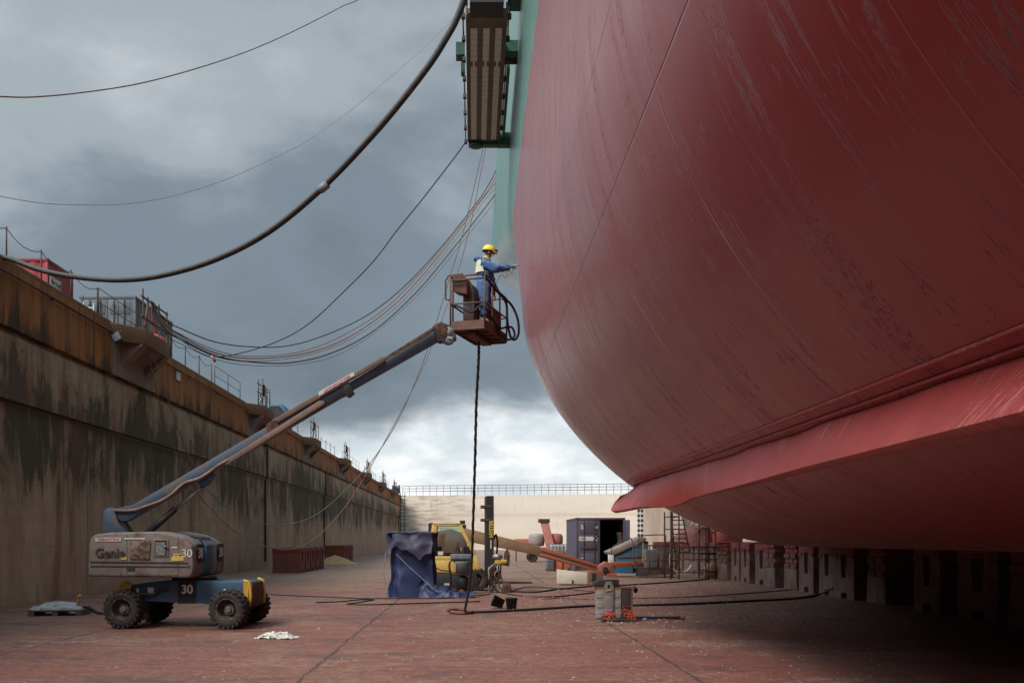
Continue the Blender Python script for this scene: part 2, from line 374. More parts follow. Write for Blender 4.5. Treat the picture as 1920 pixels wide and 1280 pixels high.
def wall_mat(name, kind):
    m = bpy.data.materials.new(name); m.use_nodes = True; k = NT(m.node_tree)
    p = k.n('ShaderNodeTexCoord').outputs['Object']
    sp = k.n('ShaderNodeSeparateXYZ', Vector=p); Y, Z = sp.outputs[1], sp.outputs[2]
    big = k.noise(p, .19, 8, .65, .8, (1, 1, .8)); mid = k.noise(p, .7, 8, .68, .8, (1, 1, .5))
    blot = k.noise(p, .42, 9, .7, 1.0, (1, 1, .55), (4, 0, 9))
    stk = k.noise(p, 1.0, 8, .68, .6, (1, 1.1, .13)); fst = k.noise(p, 1.0, 6, .65, .2, (3, 6, .2), (2, 3, 0))
    fine = k.noise(p, 14, 6, .72); brd = k.noise(p, 1.0, 4, .55, .1, (.1, .08, 8))
    if kind == 'upper':
        col = k.mix(k.ss(stk, .34, .62), (.36, .14, .042), (.19, .083, .036))
        col = k.mix(k.ss(fst, .48, .64, 0, .6), col, (.40, .19, .075))
        dk = k.m('ADD', k.m('MULTIPLY_ADD', blot, .5, k.m('MULTIPLY', stk, .5)), k.m('MULTIPLY', k.m('SUBTRACT', 8.7, Z), .13))
        col = k.mix(k.ss(dk, .52, .64, 0, .88), col, (.04, .03, .022))
        col = k.mix(k.ss(mid, .62, .70, 0, .4), col, (.32, .2, .13))
    else:
        col = k.mix(k.ss(mid, .32, .66), (.45, .335, .245), (.31, .225, .165))
        col = k.mix(k.ss(brd, .45, .7, 0, .18), col, (.15, .112, .088))
        low = k.m('ADD', k.m('MULTIPLY', k.m('SUBTRACT', Z, 2.0), -.06), blot)
        col = k.mix(k.ss(low, .5, .62, 0, .55), col, (.37, .215, .165))
        zz = k.ss(Z, .8, 5.2, -.13, .085)
        if kind == 'mid': zz = k.ss(Z, 5.8, 8.0, .09, .0)
        mx = k.m('ADD', k.m('MULTIPLY', stk, .27), k.m('ADD', k.m('MULTIPLY', big, .38), k.m('MULTIPLY', blot, .40)))
        al = k.ss(k.m('ADD', mx, zz), .545, .605)
        grn = k.mix(k.ss(mid, .38, .62), (.022, .024, .017), (.075, .066, .042))
        col = k.mix(k.m('MULTIPLY', al, .9), col, grn)
        al2 = k.ss(k.m('ADD', mx, zz), .47, .56)
        col = k.mix(k.m('MULTIPLY', al2, .35), col, (.09, .075, .05))
        ru = k.ss(k.noise(p, 1.0, 7, .62, .5, (1, .8, .09), (6, 1, 0)), .56, .65)
        col = k.mix(k.m('MULTIPLY', ru, .55), col, (.17, .075, .038))
        pk = k.m('MULTIPLY', k.ss(k.noise(p, 1.0, 7, .62, .8, (1, .42, .25), (2, 7, 4)), .60, .64), k.ss(Y, 36, 60, .45, 1))
        col = k.mix(k.m('MULTIPLY', pk, .75), col, (.42, .22, .18))
        wh = k.ss(fst, .66, .73)
        col = k.mix(k.m('MULTIPLY', wh, .45), col, (.42, .36, .31))
    jo = k.m('ABSOLUTE', k.m('SUBTRACT', k.m('FRACT', k.m('DIVIDE', k.m('SUBTRACT', Y, 34.6-5), 10.0)), .5))
    j = k.ss(jo, 0, .0028, 1, 0)
    col = k.mix(k.m('MULTIPLY', j, .7), col, (.04, .03, .025))
    spots = k.ss(k.noise(p, 5, 4, .6), .66, .71)
    col = k.mix(k.m('MULTIPLY', spots, .6), col, (.05, .035, .03))
    hh = k.m('ADD', k.m('MULTIPLY', fine, .6), k.m('ADD', mid, k.m('MULTIPLY', j, -1.5)))
    hh = k.m('ADD', hh, k.m('ADD', k.m('MULTIPLY', brd, .25), k.m('MULTIPLY', spots, -.6)))
    bp = k.n('ShaderNodeBump', Strength=.6, Distance=.04, Height=hh)
    bs = k.n('ShaderNodeBsdfPrincipled', Base_Color=col, Roughness=.88, Normal=bp)
    bs.inputs['Specular IOR Level'].default_value = .25
    k.n('ShaderNodeOutputMaterial', Surface=bs); return m
M_wl, M_wm, M_wu = wall_mat('lower_wall_concrete', 'lower'), wall_mat('middle_wall_concrete', 'mid'), wall_mat('rusty_upper_wall', 'upper')
M_conc = pm('pale_concrete', (.24, .18, .15), (.18, .13, .11), (.09, .07, .055), 1.2, .88, stretch=(1, 1, .3), cover=.35)
M_concr = pm('rusty_concrete_slab', (.2, .11, .06), (.15, .08, .05), (.07, .045, .035), 1.4, .88, cover=.35)

def gate_mat():
    m = bpy.data.materials.new('cream_gate_paint'); m.use_nodes = True; k = NT(m.node_tree)
    p = k.n('ShaderNodeTexCoord').outputs['Object']
    sp = k.n('ShaderNodeSeparateXYZ', Vector=p); X, Z = sp.outputs[0], sp.outputs[2]
    a = k.noise(p, .25, 6, .6, .3, (.25, 1, 1.6)); b = k.noise(p, 1.0, 6, .65, .3, (.3, 1, 2.5)); v = k.noise(p, 1.0, 5, .6, .3, (2, 1, .2))
    col = k.mix(k.ss(a, .35, .65), (.68, .60, .50), (.62, .54, .44))
    ru = k.m('MULTIPLY', k.ss(b, .46, .62), k.ss(k.m('ADD', X, k.m('MULTIPLY', a, 10)), 12, -5))
    col = k.mix(k.m('MULTIPLY', ru, .7), col, (.3, .2, .14))
    col = k.mix(k.ss(v, .58, .7, 0, .35), col, (.45, .34, .26))
    col = k.mix(k.ss(k.m('ABSOLUTE', k.m('SUBTRACT', Z, 6.2)), 0, .5, .35, 0), col, (.45, .34, .25))
    bp = k.n('ShaderNodeBump', Strength=.3, Distance=.02, Height=b)
    bs = k.n('ShaderNodeBsdfPrincipled', Base_Color=col, Roughness=.7, Normal=bp)
    k.n('ShaderNodeOutputMaterial', Surface=bs); return m
M_gate = gate_mat()
def glass_mat():
    m = bpy.data.materials.new('cab_glass'); m.use_nodes = True; k = NT(m.node_tree)
    t = k.n('ShaderNodeBsdfTransparent', Color=(.82, .92, .87)); g = k.n('ShaderNodeBsdfGlossy', Color=(.9, .9, .9), Roughness=.04)
    fr = k.n('ShaderNodeFresnel', IOR=1.45)
    mx = k.n('ShaderNodeMixShader', i0=fr.outputs[0], i1=t.outputs[0], i2=g.outputs[0])
    k.n('ShaderNodeOutputMaterial', Surface=mx); return m
M_glass = glass_mat()
# ================================================================== SETTING
WX = -13.42
def sheet(name, x0, y0, x1, y1, z, mat):
    mb = MB(); mb.add([(x0, y0, z), (x1, y0, z), (x1, y1, z), (x0, y1, z)], [(0, 1, 2, 3)])
    return tag(mb.build(name, mat), kind='structure')
sheet('dock_floor', -900, -900, 900, 2500, 0, M_ground)
M_quay = pm('quay_concrete', (.25, .22, .2), (.2, .17, .15), (.12, .09, .08), .8, .9)
# ---- left dock wall
GY = 181.0      # where it meets the gate
wall = thing('dock_wall', 'long stained concrete dock wall with rusty brown upper band, left of the ship', 'dock wall')
mb = MB(); mb.box(WX-40, -120, .0, WX, GY+30, 5.83); mb.build('lower_wall', M_wl, wall)
mb = MB()
mb.prism([(WX-40, -120, 5.92), (WX+.16, -120, 5.92), (WX+.16, -120, 7.72), (WX+.02, -120, 7.95), (WX-40, -120, 7.95)], (0, GY+30+120, 0)); mb.build('middle_wall', M_wm, wall)
mb = MB(); mb.box(WX-40, -120, 5.83, WX-.03, GY+30, 5.92); mb.build('joint_groove', M_dark, wall)
mb = MB(); mb.box(WX-3, -120, 7.95, WX+.24, GY+30, 9.72); mb.build('upper_wall', M_wu, wall)
mb = MB(); mb.box(WX-3, -120, 9.72, WX+.17, GY+30, 9.9); mb.build('coping', M_concr, wall, bevel=.03)
mb = MB(); mb.box(WX-40, -120, 7.95, WX-3, GY+30, 9.86); tag(mb.build('quay', M_quay), kind='structure')
mb = MB()
yy = -20
while yy < GY:
    mb.tube([(WX+.33, yy, 9.42), (WX+.33, yy+5, 9.40), (WX+.33, yy+10, 9.42)], .035, 5)
    for q in (1.0, 6.0): mb.box(WX+.22, yy+q, 9.36, WX+.36, yy+q+.06, 9.46)
    yy += 10
mb.build('conduit_pipe', M_rust, wall)
mb = MB()
for y_ in (63.8, 89):
    mb.tube([(WX+.22, y_, 7.9), (WX+.22, y_, 5.9), (WX+.08, y_, 5.7), (WX+.08, y_, .5)], .06, 6)
    for z_ in (1.2, 2.8, 4.4): mb.box(WX, y_-.12, z_, WX+.12, y_+.12, z_+.08)
mb.build('drain_pipe', M_rust, wall)
PY = [36.2, 57.6, 76.5, 96.5, 116.8, 137, 157]
pp = None
for i, y0 in enumerate(PY):
    if pp is None:
        mb = MB(); x0 = WX+.24; x1 = WX+1.12
        mb.prism([(WX, 0, 9.2), (x0, 0, 9.2), (x1, 1.2, 9.2), (x1, 4.0, 9.2), (x0, 5.2, 9.2), (WX, 5.2, 9.2)], (0, 0, .62))
        pp = mb.build('platform', M_concr, wall, bevel=.04); pp.location = (0, y0, 0)
        mb = MB(); mb.prism([(x0+.004, 1.0, 9.197), (x1-.06, 1.0, 9.197), (x0+.004, 1.0, 8.35)], (0, .55, 0)); mb.prism([(x0+.004, 3.6, 9.197), (x1-.06, 3.6, 9.197), (x0+.004, 3.6, 8.35)], (0, .55, 0))
        mb.prism([(x0+.3, 1.55, 9.195), (x1-.1, 1.55, 9.195), (x0+.003, 1.55, 8.75)], (0, 2.05, 0))
        mb.build('bracket', M_conc, pp)
        mb = MB(); mb.box(WX+.1, .1, 7.955, x0+.03, 5.1, 9.198); mb.build('pier_face', M_conc, pp)
    else:
        c = dup(pp, wall); c.location = (0, y0, 0)
# floodlight + white plate on the first platform
fl = thing('floodlight', 'small square floodlight mounted at the end of the first wall platform', 'lamp', at(219, 632, 35.7))
mb = MB(); mb.cbox((0, 0, 0), (.34, .12, .34), Matrix.Rotation(R(-30), 4, 'Y')); mb.build('housing', M_dark, fl, bevel=.015)
mb = MB(); mb.cbox((0, -.063, 0), (.27, .01, .25), Matrix.Rotation(R(-30), 4, 'Y')); mb.build('lamp_glass', M_grey, fl)
mb = MB(); mb.bar((0, .05, .1), (.05, .4, .3), .05, .05); mb.build('arm', M_rust, fl)
mb = MB(); mb.box(WX+.26, 44.0, 8.98, WX+.3, 44.6, 9.42)
tag(mb.build('wall_plate', M_white), 'small blank white plate fixed high on the wall beyond the first platform', 'sign')
# ---- wall-top railings, one per bay
def post_row(y0, y1, step, chain, h=1.0):
    mb = MB(); n = max(2, int((y1-y0)/step)+1); ps = []
    for i in range(n):
        y_ = y0+(y1-y0)*i/(n-1); mb.tube([(WX, y_, 9.9), (WX, y_, 9.9+h)], .024, 5); ps.append(y_)
    for a, b in zip(ps, ps[1:]):
        if chain:
            mb.tube([(WX, a+(b-a)*t, 9.9+h*.95-.22*4*t*(1-t)) for t in (0, .17, .33, .5, .67, .83, 1)], .014, 4)
        else:
            for hh in (h, h*.5): mb.tube([(WX, a, 9.9+hh), (WX, b, 9.9+hh)], .017, 4)
    return mb
RAILS = [(24, 35.5, 2.3, True), (35.6, 41.5, 1.9, False), (44, 51, 2.2, True), (51.6, 57.2, 2.4, False), (63, 76, 2.4, False), (82, 96, 2.4, True), (102, 116.5, 2.6, False), (122.5, 136.5, 2.6, True), (142.5, 156.5, 2.6, False)]
RL = ['chain hung between rusty posts on the wall top before the red container', 'low pipe railing on the wall top in front of the grey container', 'chain hung between posts on the wall top just beyond the grey container', 'short pipe railing on the wall top before the second platform', 'pipe railing on the wall top between second and third platforms', 'chain and posts on the wall top between third and fourth platforms', 'pipe railing on the wall top between fourth and fifth platforms', 'chain and posts on the wall top between fifth and sixth platforms', 'farthest pipe railing on the wall top, nearest the cream gate']
for (a, b, s_, c), L in zip(RAILS, RL):
    tag(post_row(a, b, s_, c).build('wall_railing', M_scaf), L, 'railing', 'railings along the wall top')
def hose_frame(y0, L, s=1.0):
    o = thing('hose_stand', L, 'stand', (WX+.75, y0+2.2, 9.82), 0, 'pipe stands on the wall platforms')
    mb = MB()
    for dy_, h in ((-1.2, 1.5), (0, 1.75), (1.2, 1.35)):
        mb.tube([(0, dy_, 0), (0, dy_, h*s)], .035, 5)
    for h in (.75, 1.25): mb.tube([(0, -1.5, h*s), (0, 1.5, h*s)], .03, 5)
    for dy_ in (-.6, .6): mb.tube([(.3, dy_, 0), (.3, dy_, 1.2*s)], .03, 5); mb.tube([(.3, dy_, 1.0*s), (-.1, dy_, 1.0*s)], .025, 5)
    mb.build('frame', M_scaf, o)
    mb = MB()
    for q in range(3):
        c = Vector((.1, -.3+q*.12, 1.0*s)); mb.tube([c+Vector((0, math.cos(t)*.22, math.sin(t)*.34)) for t in [j*math.pi/6 for j in range(13)]], .03, 5)
    mb.tube(smooth([(.1, -1.4, .0), (.3, -1.4, .35), (.1, -1.1, .5), (.1, -.9, .75)], 5), .03, 5)
    mb.build('hose_coil', M_black, o); return o
for y0, L in zip(PY[1:], ['pipe stand with coiled hose on the second wall platform', 'pipe stand with coiled hose on the third wall platform', 'pipe stand with coiled hose on the fourth wall platform', 'pipe stand with coiled hose on the fifth wall platform', 'pipe stand with coiled hose on the sixth wall platform', 'pipe stand on the farthest wall platform next to the gate']):
    hose_frame(y0, L)
# railing with leaning timbers on first platform
rf = thing('platform_railing', 'rusty railing with crossed struts on the nearest wall platform before the grey container', 'railing', (WX+1.0, 37.4, 9.82))
mb = MB()
for dy_, h in ((0, 1.5), (1.0, 1.3), (1.9, 1.35), (2.9, 1.3)): mb.bar((0, dy_, 0), (0, dy_, h), .05, .05)
for h in (.45, 1.2): mb.bar((0, -.2, h), (0, 3.0, h), .05, .05)
mb.build('frame', M_scaf, rf)
mb = MB(); mb.bar((.03, .05, 0), (.03, .5, 1.25), .05, .05); mb.bar((.03, .8, 0), (.03, .45, 1.3), .05, .05); mb.bar((.03, 1.2, .1), (.03, 1.05, 1.25), .08, .05)
mb.build('strut', M_timber, rf)
# ---- right dock wall, seen only under the ship
rw = thing('dock_wall', 'dark dock wall on the far side of the ship glimpsed under the hull', 'dock wall')
mb = MB(); mb.box(36, -120, 0, 60, GY+30, 9.9); mb.build('lower_wall', M_wl, rw)
# ---- gate
gate = thing('dock_gate', 'cream painted dock gate closing the far end of the dock', 'gate')
gl, gr = at(755, 930, GY-1), at(1206, 926, 172)
gz = 9.75
mb = MB(); gv = Vector((gr.x-gl.x, gr.y-gl.y, 0)); P0 = Vector((gl.x-3, gl.y+.13, 0)); P1 = Vector((gr.x, gr.y, 0))
mb.prism([P0, P1, P1+Vector((0, 5, 0)), P0+Vector((0, 5, 0))], (0, 0, gz)); mb.build('gate_wall', M_gate, gate)
gdn = gv.normalized(); gn = Vector((gdn.y, -gdn.x, 0))
def gpt(px, z, off=.03):
    kx = (px-CX)/F; t = (kx*gl.y-gl.x)/(gv.x-kx*gv.y); q = gl+gv*t; q.z = z; return q+gn*off
mb = MB(); M_patch = pm('grey_patch_paint', (.36, .35, .32), (.3, .29, .27), None, .5, .8)
a, b = gpt(998, 0), gpt(1010, 0); mb.prism([(a.x, a.y, 7.75), (b.x, b.y, 7.75), (b.x, b.y, 9.6), (a.x, a.y, 9.6)], (0, .03, 0))
a, b = gpt(992, 0), gpt(998, 0); mb.prism([(a.x, a.y, 7.75), (b.x-.01, b.y, 7.75), (b.x-.01, b.y, 9.1), (a.x, a.y, 9.1)], (0, .03, 0))
mb.build('grey_patch', M_patch, gate)
mb = MB()
for px_ in (1197.5, 1203.5):
    for q in range(9):
        z_ = .9+q*.85; a = gpt(px_, z_, .1); mb.cbox(a, (.4, .1, .45))
    mb.cbox(gpt(px_, 4.6, .09), (.03, .04, 8.4))
    mb.build('ladder_opening', M_dark, gate); mb = MB()
mb = MB(); a, b = gpt(1194.5, 0, .04), gpt(1206, 0, .04); mb.prism([(a.x, a.y, .01), (b.x, b.y, .01), (b.x, b.y, 9.2), (a.x, a.y, 9.2)], (0, .06, 0)); mb.build('ladder_strip', M_white, gate)
gr_ = MB(); L = gv.length; n = 34
for i in range(n+1):
    q = gl+gdn*(L*i/n); q.z = gz; gr_.bar(q, q+Vector((0, 0, 1.75)), .07, .07)
for h in (.75, 1.25, 1.75):
    a, b = gl.copy(), gl+gv; a.z = b.z = gz+h; gr_.bar(a, b, .07, .08)
tag(gr_.build('gate_railing', M_scaf), 'long pipe railing along the top of the cream dock gate', 'railing')
pier = MB(); a, b = gpt(1206, 0, 0), at(1330, 1000, 165)
pier.box(a.x+.01, a.y-1.5, 0, b.x+20, a.y+6, 9.6); tag(pier.build('concrete_pier', pm('pier_concrete', (.46, .37, .29), (.36, .28, .22), (.25, .18, .14), .8, .85, stretch=(1, 1, .15), cover=.3)), 'beige concrete pier at the right end of the dock gate', 'pier')
o = thing('wall_ladder', 'dark steel ladder in the corner between stained wall and cream gate', 'ladder', (WX+.35, GY-3.2, 0))
mb = MB()
for s_ in (0, .8): mb.bar((s_, 0, .2), (s_, 0, 10.2), .12, .12)
for q in range(16): mb.bar((0, 0, .6+q*.6), (.8, 0, .6+q*.6), .08, .1)
mb.build('rails', M_dark, o)
o = thing('winch', 'small bright blue winch on the wall corner beside the gate', 'winch', (WX-.2, GY-6, 9.9))
mb = MB(); mb.lathe([(.35, -.7), (.55, -.65), (.55, -.5), (.4, -.45), (.4, .45), (.55, .5), (.55, .65), (.35, .7)], 16, Matrix.Translation((0, 0, 1.0)) @ Matrix.Rotation(R(90), 4, 'Y')); mb.build('drum', M_blue, o)
mb = MB(); mb.box(-.2, -.3, 0, .7, .3, .6); mb.box(.45, -.25, .6, .7, .25, 1.5); mb.build('stand', M_dark, o)
# ================================================================== SHIP
XS, ZB, RB = 1.2127, 1.77, 5.6277; ZW, ZD, XC = 11.95, 22.06, 15.2
def xsec(z):
    zz = min(z, ZB+RB); return XS+RB-math.sqrt(max(RB*RB-(ZB+RB-zz)**2, 0))
def xhull(z, d):
    if z > ZW: d0 = 30.9253+(z-ZW)*4.07
    else: d0 = 17.6826+(30.9253-17.6826)*min(max((z-1.0)/(ZW-1.0), 0), 1)**1.3482
    u = max(d-d0, 0); t = .0381*u*u/(1+.0397*u)
    return min(xsec(z)+t, XC-.05)
ship = thing('ship', 'huge red hulled ship with green topside propped up in the dry dock', 'ship')
ds = [-90, -60, -40, -25, -15]+[-10+i*1.0 for i in range(26)]+[16+i*.5 for i in range(60)]+[46+i*1.5 for i in range(44)]
ang = [i/30*math.pi/2 for i in range(31)]
zs_low = [(ZB+RB-RB*math.cos(a)) for a in ang]+[7.4+(ZW-7.4)*i/10 for i in range(1, 11)]
zs_low = sorted(set(round(z, 4) for z in zs_low)); arc = [0.0]
for a, b in zip(zs_low, zs_low[1:]): arc.append(arc[-1]+math.hypot(b-a, xsec(b)-xsec(a)))
def yhull(z, d): return min(d, 50+max(z-ZB, 0)*3.0)
def hull_part(name, rows, mat, mirror_too=True, bottom=False, deck=False):
    me = bpy.data.meshes.new(name); vs, fs, uvs = [], [], []
    def put(rowfn):
        base = len(vs); nr = len(rowfn)
        for r_ in rowfn:
            for d in ds: vs.append(r_(d)[:3]); uvs.append((d, r_(d)[3]))
        n = len(ds)
        for j in range(nr-1):
            for i in range(n-1): a = base+j*n+i; fs.append((a, a+n, a+n+1, a+1))
    left = [(lambda d, z=z, v=v: (xhull(z, yhull(z, d)), yhull(z, d), z, v)) for z, v in rows]
    rf_ = []
    if bottom:
        for q in (1.0, .66, .33): rf_.append(lambda d, q=q: (xhull(ZB, yhull(ZB, d))+(XC-xhull(ZB, yhull(ZB, d)))*q, yhull(ZB, d), ZB, -4*q))
    rf_ += left
    if deck: rf_.append(lambda d: (XC, yhull(ZD, d), ZD+.2, 30.0))
    put(rf_)
    put([(lambda d, f=f: (2*XC-f(d)[0], f(d)[1], f(d)[2], f(d)[3]+3)) for f in rf_])
    me.from_pydata(vs, [], fs); ul = me.uv_layers.new(name='UVMap')
    for lp in me.loops: ul.data[lp.index].uv = uvs[lp.vertex_index]
    me.polygons.foreach_set('use_smooth', [True]*len(fs)); me.update()
    bm = bmesh.new(); bm.from_mesh(me); bmesh.ops.remove_doubles(bm, verts=bm.verts, dist=1e-5); bmesh.ops.dissolve_degenerate(bm, edges=bm.edges, dist=1e-5); bmesh.ops.recalc_face_normals(bm, faces=bm.faces); bm.to_mesh(me); bm.free()
    me.materials.append(mat); o = bpy.data.objects.new(name, me); COL.objects.link(o); o.parent = ship; return o
hull_part('hull', list(zip(zs_low, arc)), M_hull, bottom=True)
hull_part('topside', [(ZW+(ZD-ZW)*i/16, arc[-1]+(ZD-ZW)*i/16) for i in range(17)], M_top, deck=True)
# bilge keel: root found where the ray (292 : 100) meets the section
z = ZB
while xsec(z) > 2.92*(z-H) or z < H: z += .002
ZR = z; XR = xsec(z)
nrm = Vector((XR-(XS+RB), 0, ZR-(ZB+RB))).normalized()
def tip_straight():
    s_ = 0
    while True:
        p = Vector((XR, 0, ZR))+nrm*s_
        if p.x >= 4.2*(p.z-H): return s_
        s_ += .002
TIP = tip_straight(); print('bilge', ZR, XR, TIP)
up = Vector((-nrm.z, 0, nrm.x)); up = up if up.z > 0 else -up
mb = MB(); st = []
tips = [(-40, 2.95, .686), (-20, 2.95, .686), (0, 2.95, .686)]
for px_, py_, X_ in ((1920, 770, 2.95), (1690, 829, 3.0), (1500, 877, 3.06), (1380, 911, 3.16), (1320, 927, 3.26), (1294, 934.6, 3.3), (1275, 944, 3.29), (1258, 949.5, 3.25), (1236, 950.3, 3.19), (1214, 949.5, 3.12), (1190, 951, 3.04), (1167, 955.5, 2.95), (1150, 957.5, 2.84), (1145, 955, 2.82), (1150, 944, 2.95), (1163, 929, 3.12)):
    tips.append((X_*F/(px_-CX), X_, X_*(CY-py_)/(px_-CX)))
for i_, (d, X_, zh) in enumerate(tips):
    dr = d if d < 18 else 18+(d-18)*1.35
    st.append((Vector((xhull(ZR, dr)+.03, dr, ZR)), Vector((X_, d, H+zh))))
verts = []; faces = []; T = .1
for i, (r_, t_) in enumerate(st):
    e = (t_-r_).normalized(); u_ = Vector((-e.z, 0, e.x)); u_ = u_ if u_.x < 0 else -u_
    th = T if i < len(st)-1 else T*.5
    verts += [r_-e*.15, t_-u_*.0, t_-u_*th-e*.01, r_-e*.15-u_*th]
for i in range(len(st)-1):
    for j in range(4): a = i*4+j; b = i*4+(j+1) % 4; faces.append((a, b, b+4, a+4))
faces += [(0, 1, 2, 3), tuple(len(verts)-4+j for j in range(4))]
mb.add(verts, faces)
def keel_mat():
    m = bpy.data.materials.new('red_keel_paint'); m.use_nodes = True; k = NT(m.node_tree)
    p = k.n('ShaderNodeTexCoord').outputs['Object']
    mp = k.n('ShaderNodeMapping', Vector=p, Rotation=(0, 0, R(28)), Scale=(1, 1, 1)).outputs[0]
    a = k.noise(p, .7, 5, .6, .4); s_ = k.noise(mp, 1.0, 7, .7, .4, (1.2, 9, 1)); f = k.noise(p, 30, 5, .6); zone = k.noise(p, .55, 4, .5, .3, None, (3, 2, 1))
    col = k.mix(k.ss(a, .35, .65), (.33, .042, .036), (.27, .034, .029))
    s2 = k.noise(mp, 1.0, 8, .75, .5, (3, 26, 1), (2, 2, 2))
    sc = k.m('MULTIPLY', k.m('MAXIMUM', k.ss(s_, .56, .6), k.ss(s2, .55, .59)), k.ss(zone, .44, .56))
    col = k.mix(k.m('MULTIPLY', sc, .33), col, (.6, .26, .24))
    dd = k.ss(k.noise(p, 1.0, 7, .7, .6, (1.5, .5, 1), (4, 4, 0)), .56, .66)
    col = k.mix(k.m('MULTIPLY', dd, .25), col, (.15, .028, .025))
    bp = k.n('ShaderNodeBump', Strength=.35, Distance=.01, Height=k.m('ADD', f, s_))
    bs = k.n('ShaderNodeBsdfPrincipled', Base_Color=col, Roughness=.36, Normal=bp); k.n('ShaderNodeOutputMaterial', Surface=bs); return m
M_keel = keel_mat()
mb.build('bilge_keel', M_keel, ship, bevel=.008)
mb = MB(); q = []
for off, wd in ((.13, .05), (.02, .045)):
    ring = []
    for d in [-40, -10, 0, 4, 8, 12, 16, 18, 20, 21.2]:
        zc = ZR+off*.75; c = Vector((xhull(zc, d), d, zc)); jj = .008*math.sin(d*5.1)+.006*math.sin(d*2.3)
        ring.append(c+nrm*.01+up*jj)
    mb.tube(smooth(ring, 5), .019, 6)
mb.build('weld_strip', M_hull, ship)
for o in [c for c in ship.children if c.name.startswith('weld_strip')]:
    o.data.uv_layers.new(name='UVMap'); o.data.materials[0] = M_keel
# faint raised draught-mark block of old lettering below the paint line
for o in ship.children: pass
# ---- gangway hung on the ship's side, seen from underneath
gw = thing('gangway', "folded accommodation gangway hanging level on the ship's green side, seen from below", 'gangway')
yA, yB = 25.1, 33.2; zg = 15.2
xl, xr = (882-CX)/F*yB, (936-CX)/F*yB
xl, xr = -.15, .80
def gx(t): return xl+(xr-xl)*t
M_alu = pm('gangway_panel', (.8, .79, .76), (.7, .68, .64), (.5, .44, .37), 6, .5, cover=.3)
M_gbr = pm('gangway_brown', (.2, .15, .115), (.15, .11, .085), None, 4, .6)
mb = MB(); mb.box(gx(-.02), yA, zg-.02, gx(1.02), yB, zg+.1); mb.build('deck', M_gbr, gw)
ty = yA+.75; j = 0; base = None
for c_ in ((.07, .26), (.42, .60), (.76, .94)):
    mb = MB(); y_ = yA+.75
    while y_ < yB-.3:
        if not (27.55 < y_ < 27.9): mb.box(gx(c_[0]), y_, zg-.033, gx(c_[1]), y_+.27, zg-.021)
        y_ += .30
    q_ = (c_[0]+c_[1])/2; mb.box(gx(q_-.03), yA+.75, zg-.0225, gx(q_+.03), yB-.3, zg-.0205)
    mb.build('tread_strip', M_alu, gw)
mb = MB()
for t in (-.05, 1.02):
    mb.box(gx(t)-.0, yA, zg-.06, gx(t)+.045, yB, zg+.26)
mb.build('side_beam', M_gbr, gw)
mb = MB()
for t in (-.12, 1.12):
    for q in range(8):
        y_ = yA+.3+q*1.15; mb.tube([(gx(t), y_, zg+.1), (gx(t)+(-.03 if t < 0 else .03), y_, zg+1.0)], .02, 5); mb.cbox((gx(t), y_, zg+.05), (.1, .16, .1))
    for h in (.5, 1.0): mb.tube([(gx(t)+(-.02 if t < 0 else .02), yA, zg+h), (gx(t)+(-.02 if t < 0 else .02), yB, zg+h)], .018, 5)
mb.build('handrail', M_scaf, gw)
M_green = pm('dark_green_paint', (.02, .1, .065), (.015, .07, .05), (.05, .05, .04), 4, .5, cover=.2)
mb = MB(); mb.box(gx(-.02), yB, zg-.12, gx(1.05), yB+.35, zg+.12); mb.box(gx(1.0), yB-.1, zg-.15, gx(1.45), yB+.3, zg+.25)
mb.lathe([(.02, 0), (.2, .01), (.24, .08), (.2, .14)], 16, Matrix.Translation((gx(.25), yB+.1, zg-.2))); mb.build('end_frame', M_green, gw, bevel=.02)
mb = MB(); mb.box(gx(-.1), 27.6, zg+.15, gx(-.36), 28.0, zg+.5); mb.box(gx(-.1), 28.3, zg, gx(-.22), 28.6, zg+.35)
mb.box(gx(1.06), 27.2, zg+.05, XS+.02, 27.6, zg+.35); mb.box(gx(1.1), 24.6, zg+.6, XS+.02, 26.2, zg+.95); mb.lathe([(.05, -.2), (.17, -.2), (.17, .2), (.05, .2)], 14, Matrix.Translation((gx(1.22), 27.9, zg+.2)) @ Matrix.Rotation(R(90), 4, 'Y'))
mb.box(gx(1.16), 28.2, zg-.02, gx(1.24), yB, zg+.5); mb.build('bracket', M_green, gw)
mb = MB(); mb.box(gx(.06), yA-.75, zg-.15, gx(.94), yA-.01, zg+.5); mb.build('upper_platform', M_dark, gw)
mb = MB(); mb.box(gx(.05), yA-.78, zg+.35, gx(.95), yA-.7, zg+.52); mb.build('platform_edge', M_yel, gw)
mb = MB()
for t in (-.04, 1.1): mb.bar((gx(t), yA-.3, zg), (gx(t)-.05, yA-1.5, zg+2.2), .09, .09)
for h in (1.4, 1.9): mb.bar((gx(1.12), yA+.4, zg+h-.6), (XS, yA+.1, zg+h-.3), .03, .03)
mb.build('hoist_arm', M_dark, gw)
